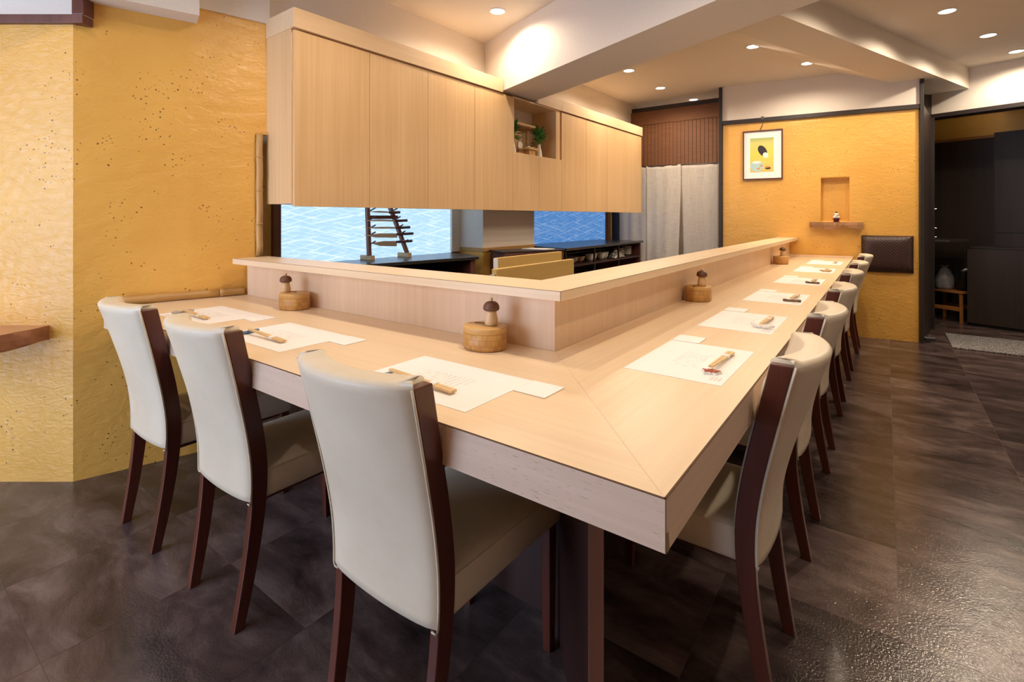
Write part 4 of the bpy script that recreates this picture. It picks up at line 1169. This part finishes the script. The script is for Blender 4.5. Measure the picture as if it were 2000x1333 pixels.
m = MB(); m.lathe([(.024, 0), (.024, .026), (.026, .028), (.001, .028)], n=6); m.build('stand', M['figure_red'], fg)
m = MB(); m.lathe([(.034, .028), (.036, .034), (.001, .034)], n=8); m.build('tray', M['figure_red'], fg)
m = MB(); m.lathe([(.018, .034), (.027, .042), (.027, .052), (.018, .062), (.004, .064)], n=20); m.build('lower_cake', M['figure_white'], fg, smooth=True)
m = MB(); m.lathe([(.012, .062), (.019, .069), (.018, .078), (.010, .085), (.002, .086)], n=20); m.build('upper_cake', M['figure_white'], fg, smooth=True)
m = MB(); m.lathe([(.006, .085), (.010, .090), (.009, .096), (.002, .100)], n=14); m.build('topping', M['trim'], fg, smooth=True)
m = MB(); m.bar((-.012, -.026, .045), (.014, -.022, .064), .006, .004); m.build('ribbon', M['figure_red'], fg)
# wall cushion
wc = fwthing('wall_cushion', 'brown woven leather backrest cushion fixed to the yellow wall', 'cushion', 1.3955, .634, .002)
m = MB(); nx_, nz_ = 20, 16; vs = []; fs = []
for j in range(nz_+1):
    for i in range(nx_+1):
        u_ = -1+2*i/nx_; v_ = -1+2*j/nz_
        b = .036*(1-abs(u_)**8)*(1-abs(v_)**6)+.012
        vs.append((u_*.1925, -b, .167+v_*.167))
for j in range(nz_):
    for i in range(nx_):
        a = j*(nx_+1)+i; fs.append((a, a+1, a+nx_+2, a+nx_+1))
nb_ = len(vs); bd_ = [(-.1925, 0, 0), (.1925, 0, 0), (.1925, 0, .334), (-.1925, 0, .334)]; vs += bd_
bot = list(range(nx_+1)); rgt = [j*(nx_+1)+nx_ for j in range(nz_+1)]; top_ = [nz_*(nx_+1)+i for i in range(nx_+1)]; lef = [j*(nx_+1) for j in range(nz_+1)]
fs += [bot[::-1]+[nb_, nb_+1], rgt[::-1]+[nb_+1, nb_+2], top_+[nb_+2, nb_+3], lef+[nb_+3, nb_], [nb_, nb_+1, nb_+2, nb_+3]]
m.add(vs, fs); m.build('pad', M['weave'], wc, smooth=True)

# ================================================================== left wall shelf
sA = fac(-260, 2.121); sB = fac(97, 2.121)
sh_ = thing('wall_shelf', 'rough red-brown live-edge wooden shelf on the yellow wall at far left', 'shelf', (fac(0, 2.1).x, fac(0, 2.1).y, .61))
outl = [(fac(97, 2.121), .0), (fac(88, 2.10), 0), (fac(60, 2.035), 0), (fac(28, 1.985), 0), (fac(0, 1.935), 0), (fac(-40, 1.88), 0), (fac(-120, 1.80), 0), (fac(-260, 1.72), 0), (sA, 0)]
pl_ = [o_[0][:2] for o_ in outl]
n = len(pl_)
vs = []
cen = sum((Vector((*p, 0)) for p in pl_), Vector())/n
for lvl, (zz, grow) in enumerate(((.617, -.012), (.622, .0), (.650, .008), (.674, .0), (.679, -.003))):
    for k, p in enumerate(pl_):
        q = Vector((*p, 0))
        if 0 < k < n-1: q -= Fv*(grow+.004*math.sin(k*2.7+lvl*1.9))
        vs.append((q.x, q.y, zz+(.006*math.sin(k*1.3) if lvl == 0 else 0)))
fs = [list(range(n))]
for l_ in range(4):
    for k in range(n): fs.append((l_*n+k, l_*n+(k+1)%n, (l_+1)*n+(k+1)%n, (l_+1)*n+k))
m = MB(); m.add(vs, fs); m.build('bark_edge', M['rust'], sh_, world=True)
m = MB(); m.prism([(vs[4*n+k][0], vs[4*n+k][1]) for k in range(n)], .678, .6802); m.build('shelf_surface', M['rust_top'], sh_, world=True)

# ================================================================== alcove furniture
un = thing('service_counter', 'low dark wood service counter in the right alcove', 'counter', (*ap(.45, .55), FZ), -BA)
e2o = (Vector((.92, 6.295, 0))-EW); ua, ub = e2o.dot(E2), e2o.dot(E1)
def apbox(a0, a1, b0, b1, z0, z1, nm, mat, par, bev=.0015):
    m = MB(); m.prism([ap(a0, b0), ap(a1, b0), ap(a1, b1), ap(a0, b1)], z0, z1); return m.build(nm, mat, par, bevel=bev, world=True)
apbox(ua, ua+.55, ub, ub+.03, .055, .815, 'front_panel', M['darkpanel'], un)
apbox(ua+.553, ua+1.3, ub, ub+.03, .055, .815, 'front_panel', M['darkpanel'], un)
apbox(ua, ua+1.3, ub-.004, ub+.40, .818, .832, 'top', M['trimz'], un)
apbox(ua, ua+.02, ub+.03, ub+.40, .055, .815, 'side_panel', M['darkpanel'], un)
apbox(ua+.01, ua+1.3, ub+.04, ub+.38, FZ, .055, 'plinth', M['bin'], un)
tc_ = thing('tall_cupboard', 'tall dark wood cupboard behind the service counter', 'cupboard', (*ap(.6, .8), FZ), -BA)
tb = ub+.44
apbox(ua+.10, ua+1.22, tb+.02, BK-.01, FZ, 2.03, 'carcass', M['darkpanel'], tc_)
for a0, a1 in ((ua+.10, ua+.385), (ua+.389, ua+.70), (ua+.704, ua+1.02)):
    apbox(a0, a1, tb, tb+.02, .975, 2.035, 'door', M['darkpanel'], tc_)
    apbox(a0, a1, tb, tb+.02, .60, .970, 'drawer', M['darkpanel'], tc_)
bp_ = thing('dark_back_panel', 'dark wood wall panel above the stool in the alcove', 'panel', (*ap(-.1, BK-.03), FZ), -BA)
apbox(-.9, ua+.098, BK-.05, BK-.012, FZ, 2.0, 'panel_board', M['darkpanel'], bp_)
apbox(-.9, ua+.098, BK-.06, BK-.012, 2.0, 2.03, 'top_rail', M['stool'], bp_)
asf = thing('alcove_shelf', 'thin dark shelf on the alcove wall above the stool', 'shelf', (*ap(-.2, .7), .88), -BA)
m = MB(); m.prism([(.605, 5.98), (.76, 6.0), (.93, 6.20), (.945, 6.62), (.62, 6.75)], .885, .905); m.build('board', M['trimz'], asf, world=True, bevel=.002)
for k, yy in enumerate((6.05, 6.3)):
    m = MB(); m.box(.60, .64, yy, yy+.02, .80, .885); m.build('bracket', M['trimz'], asf, world=True)
for k, zz in enumerate((1.22, 1.03, .94)):
    m = MB(); m.tube([(.632, 5.86, zz), (.652, 5.86, zz)], .005, 8)
    tag(m.build('door_catch', M['steel'], None, origin=(.632, 5.86, zz)), ('highest', 'middle', 'lowest')[k]+' small shiny catch on the dark door frame of the alcove', 'catch')
# stool, bag, bin
so = Vector((.765, 6.47, FZ)); sdx = Vector((.2532, -.185, 0)).normalized(); sang = math.atan2(sdx.y, sdx.x)
st = thing('low_stool', 'low orange-brown wooden stool in the alcove', 'stool', so, sang)
m = MB(); m.box(-.175, .175, -.03, .25, .312, .335); m.build('seat', M['stool'], st, bevel=.003)
for x in (-.15, .15):
    for y in (-.01, .23):
        m = MB(); m.bar((x, y, .312), (x*1.03, y, 0), .024, .024, up=(0, 1, 0)); m.build('leg', M['stool'], st, bevel=.002)
m = MB(); m.box(-.14, .14, -.02, 0, .125, .165); m.build('stretcher', M['stool'], st, bevel=.002)
m = MB(); m.box(-.14, .14, .22, .24, .125, .165); m.build('stretcher', M['stool'], st, bevel=.002)
bgp = so+Vector((-sdx.y, sdx.x, 0))*.07-sdx*.055
bg = thing('tied_plastic_bag', 'grey tied plastic bag standing on the low stool', 'bag', (bgp.x, bgp.y, .335+FZ))
m = MB(); vs = []; fs = []; n = 24; rr = random.Random(2)
prof = [(.070, 0), (.084, .03), (.088, .09), (.080, .15), (.055, .20), (.022, .232), (.012, .242)]
for r_, z_ in prof:
    for k in range(n):
        a = 2*PI*k/n; q = r_*(1+.06*math.sin(k*2.6+z_*30)+.03*math.sin(k*5.1)); vs.append((q*math.cos(a), q*math.sin(a), z_))
for i in range(len(prof)-1):
    for k in range(n): fs.append((i*n+k, i*n+(k+1)%n, (i+1)*n+(k+1)%n, (i+1)*n+k))
fs += [list(range(n))[::-1], list(range((len(prof)-1)*n, len(prof)*n))]
m.add(vs, fs); m.build('bag_body', M['bag'], bg, smooth=True)
for sd in (-1, 1):
    m = MB(); m.tube([(0, 0, .238), (sd*.018, 0, .250), (sd*.038, .004, .246+.008*sd)], [.006, .009, .003], 8); m.build('tied_ear', M['bag'], bg, smooth=True)
bnp = so+Vector((-sdx.y, sdx.x, 0))*.10+sdx*.105
bn_ = thing('black_bin', 'black bucket beside the grey bag on the low stool', 'bucket', (bnp.x, bnp.y, .335+FZ))
m = MB(); m.lathe([(.055, 0), (.070, .20), (.074, .205), (.074, .212), (.066, .21), (.05, .01)], n=24); m.build('pail', M['bin'], bn_, smooth=True)
m = MB(); m.tube([(-.01, -.02, .21), (.01, -.03, .225), (.035, -.02, .232), (.05, 0, .222)], [.008, .013, .011, .006], 8); m.build('crumpled_wrap', M['figure_white'], bn_, smooth=True)
# floor mat and door stop
m = MB(); m.box(.70, 1.75, 5.00, 5.66, FZ+.0005, FZ+.011)
tag(m.build('floor_mat', M['matrug'], None, bevel=.004, origin=(1.2, 5.4, FZ)), 'speckled grey mat on the floor before the alcove', 'mat')
ds = thing('door_stop', 'short dark cylindrical door stop at the foot of the black post', 'door stop', (.56, 5.13, FZ))
m = MB(); m.tube([(-.04, .0, .034), (.035, .005, .034)], .018, 14); m.build('barrel', M['trimz'], ds, smooth=False)
m = MB(); m.box(-.03, -.0, -.018, .018, 0, .03); m.build('foot', M['trimz'], ds, bevel=.002)
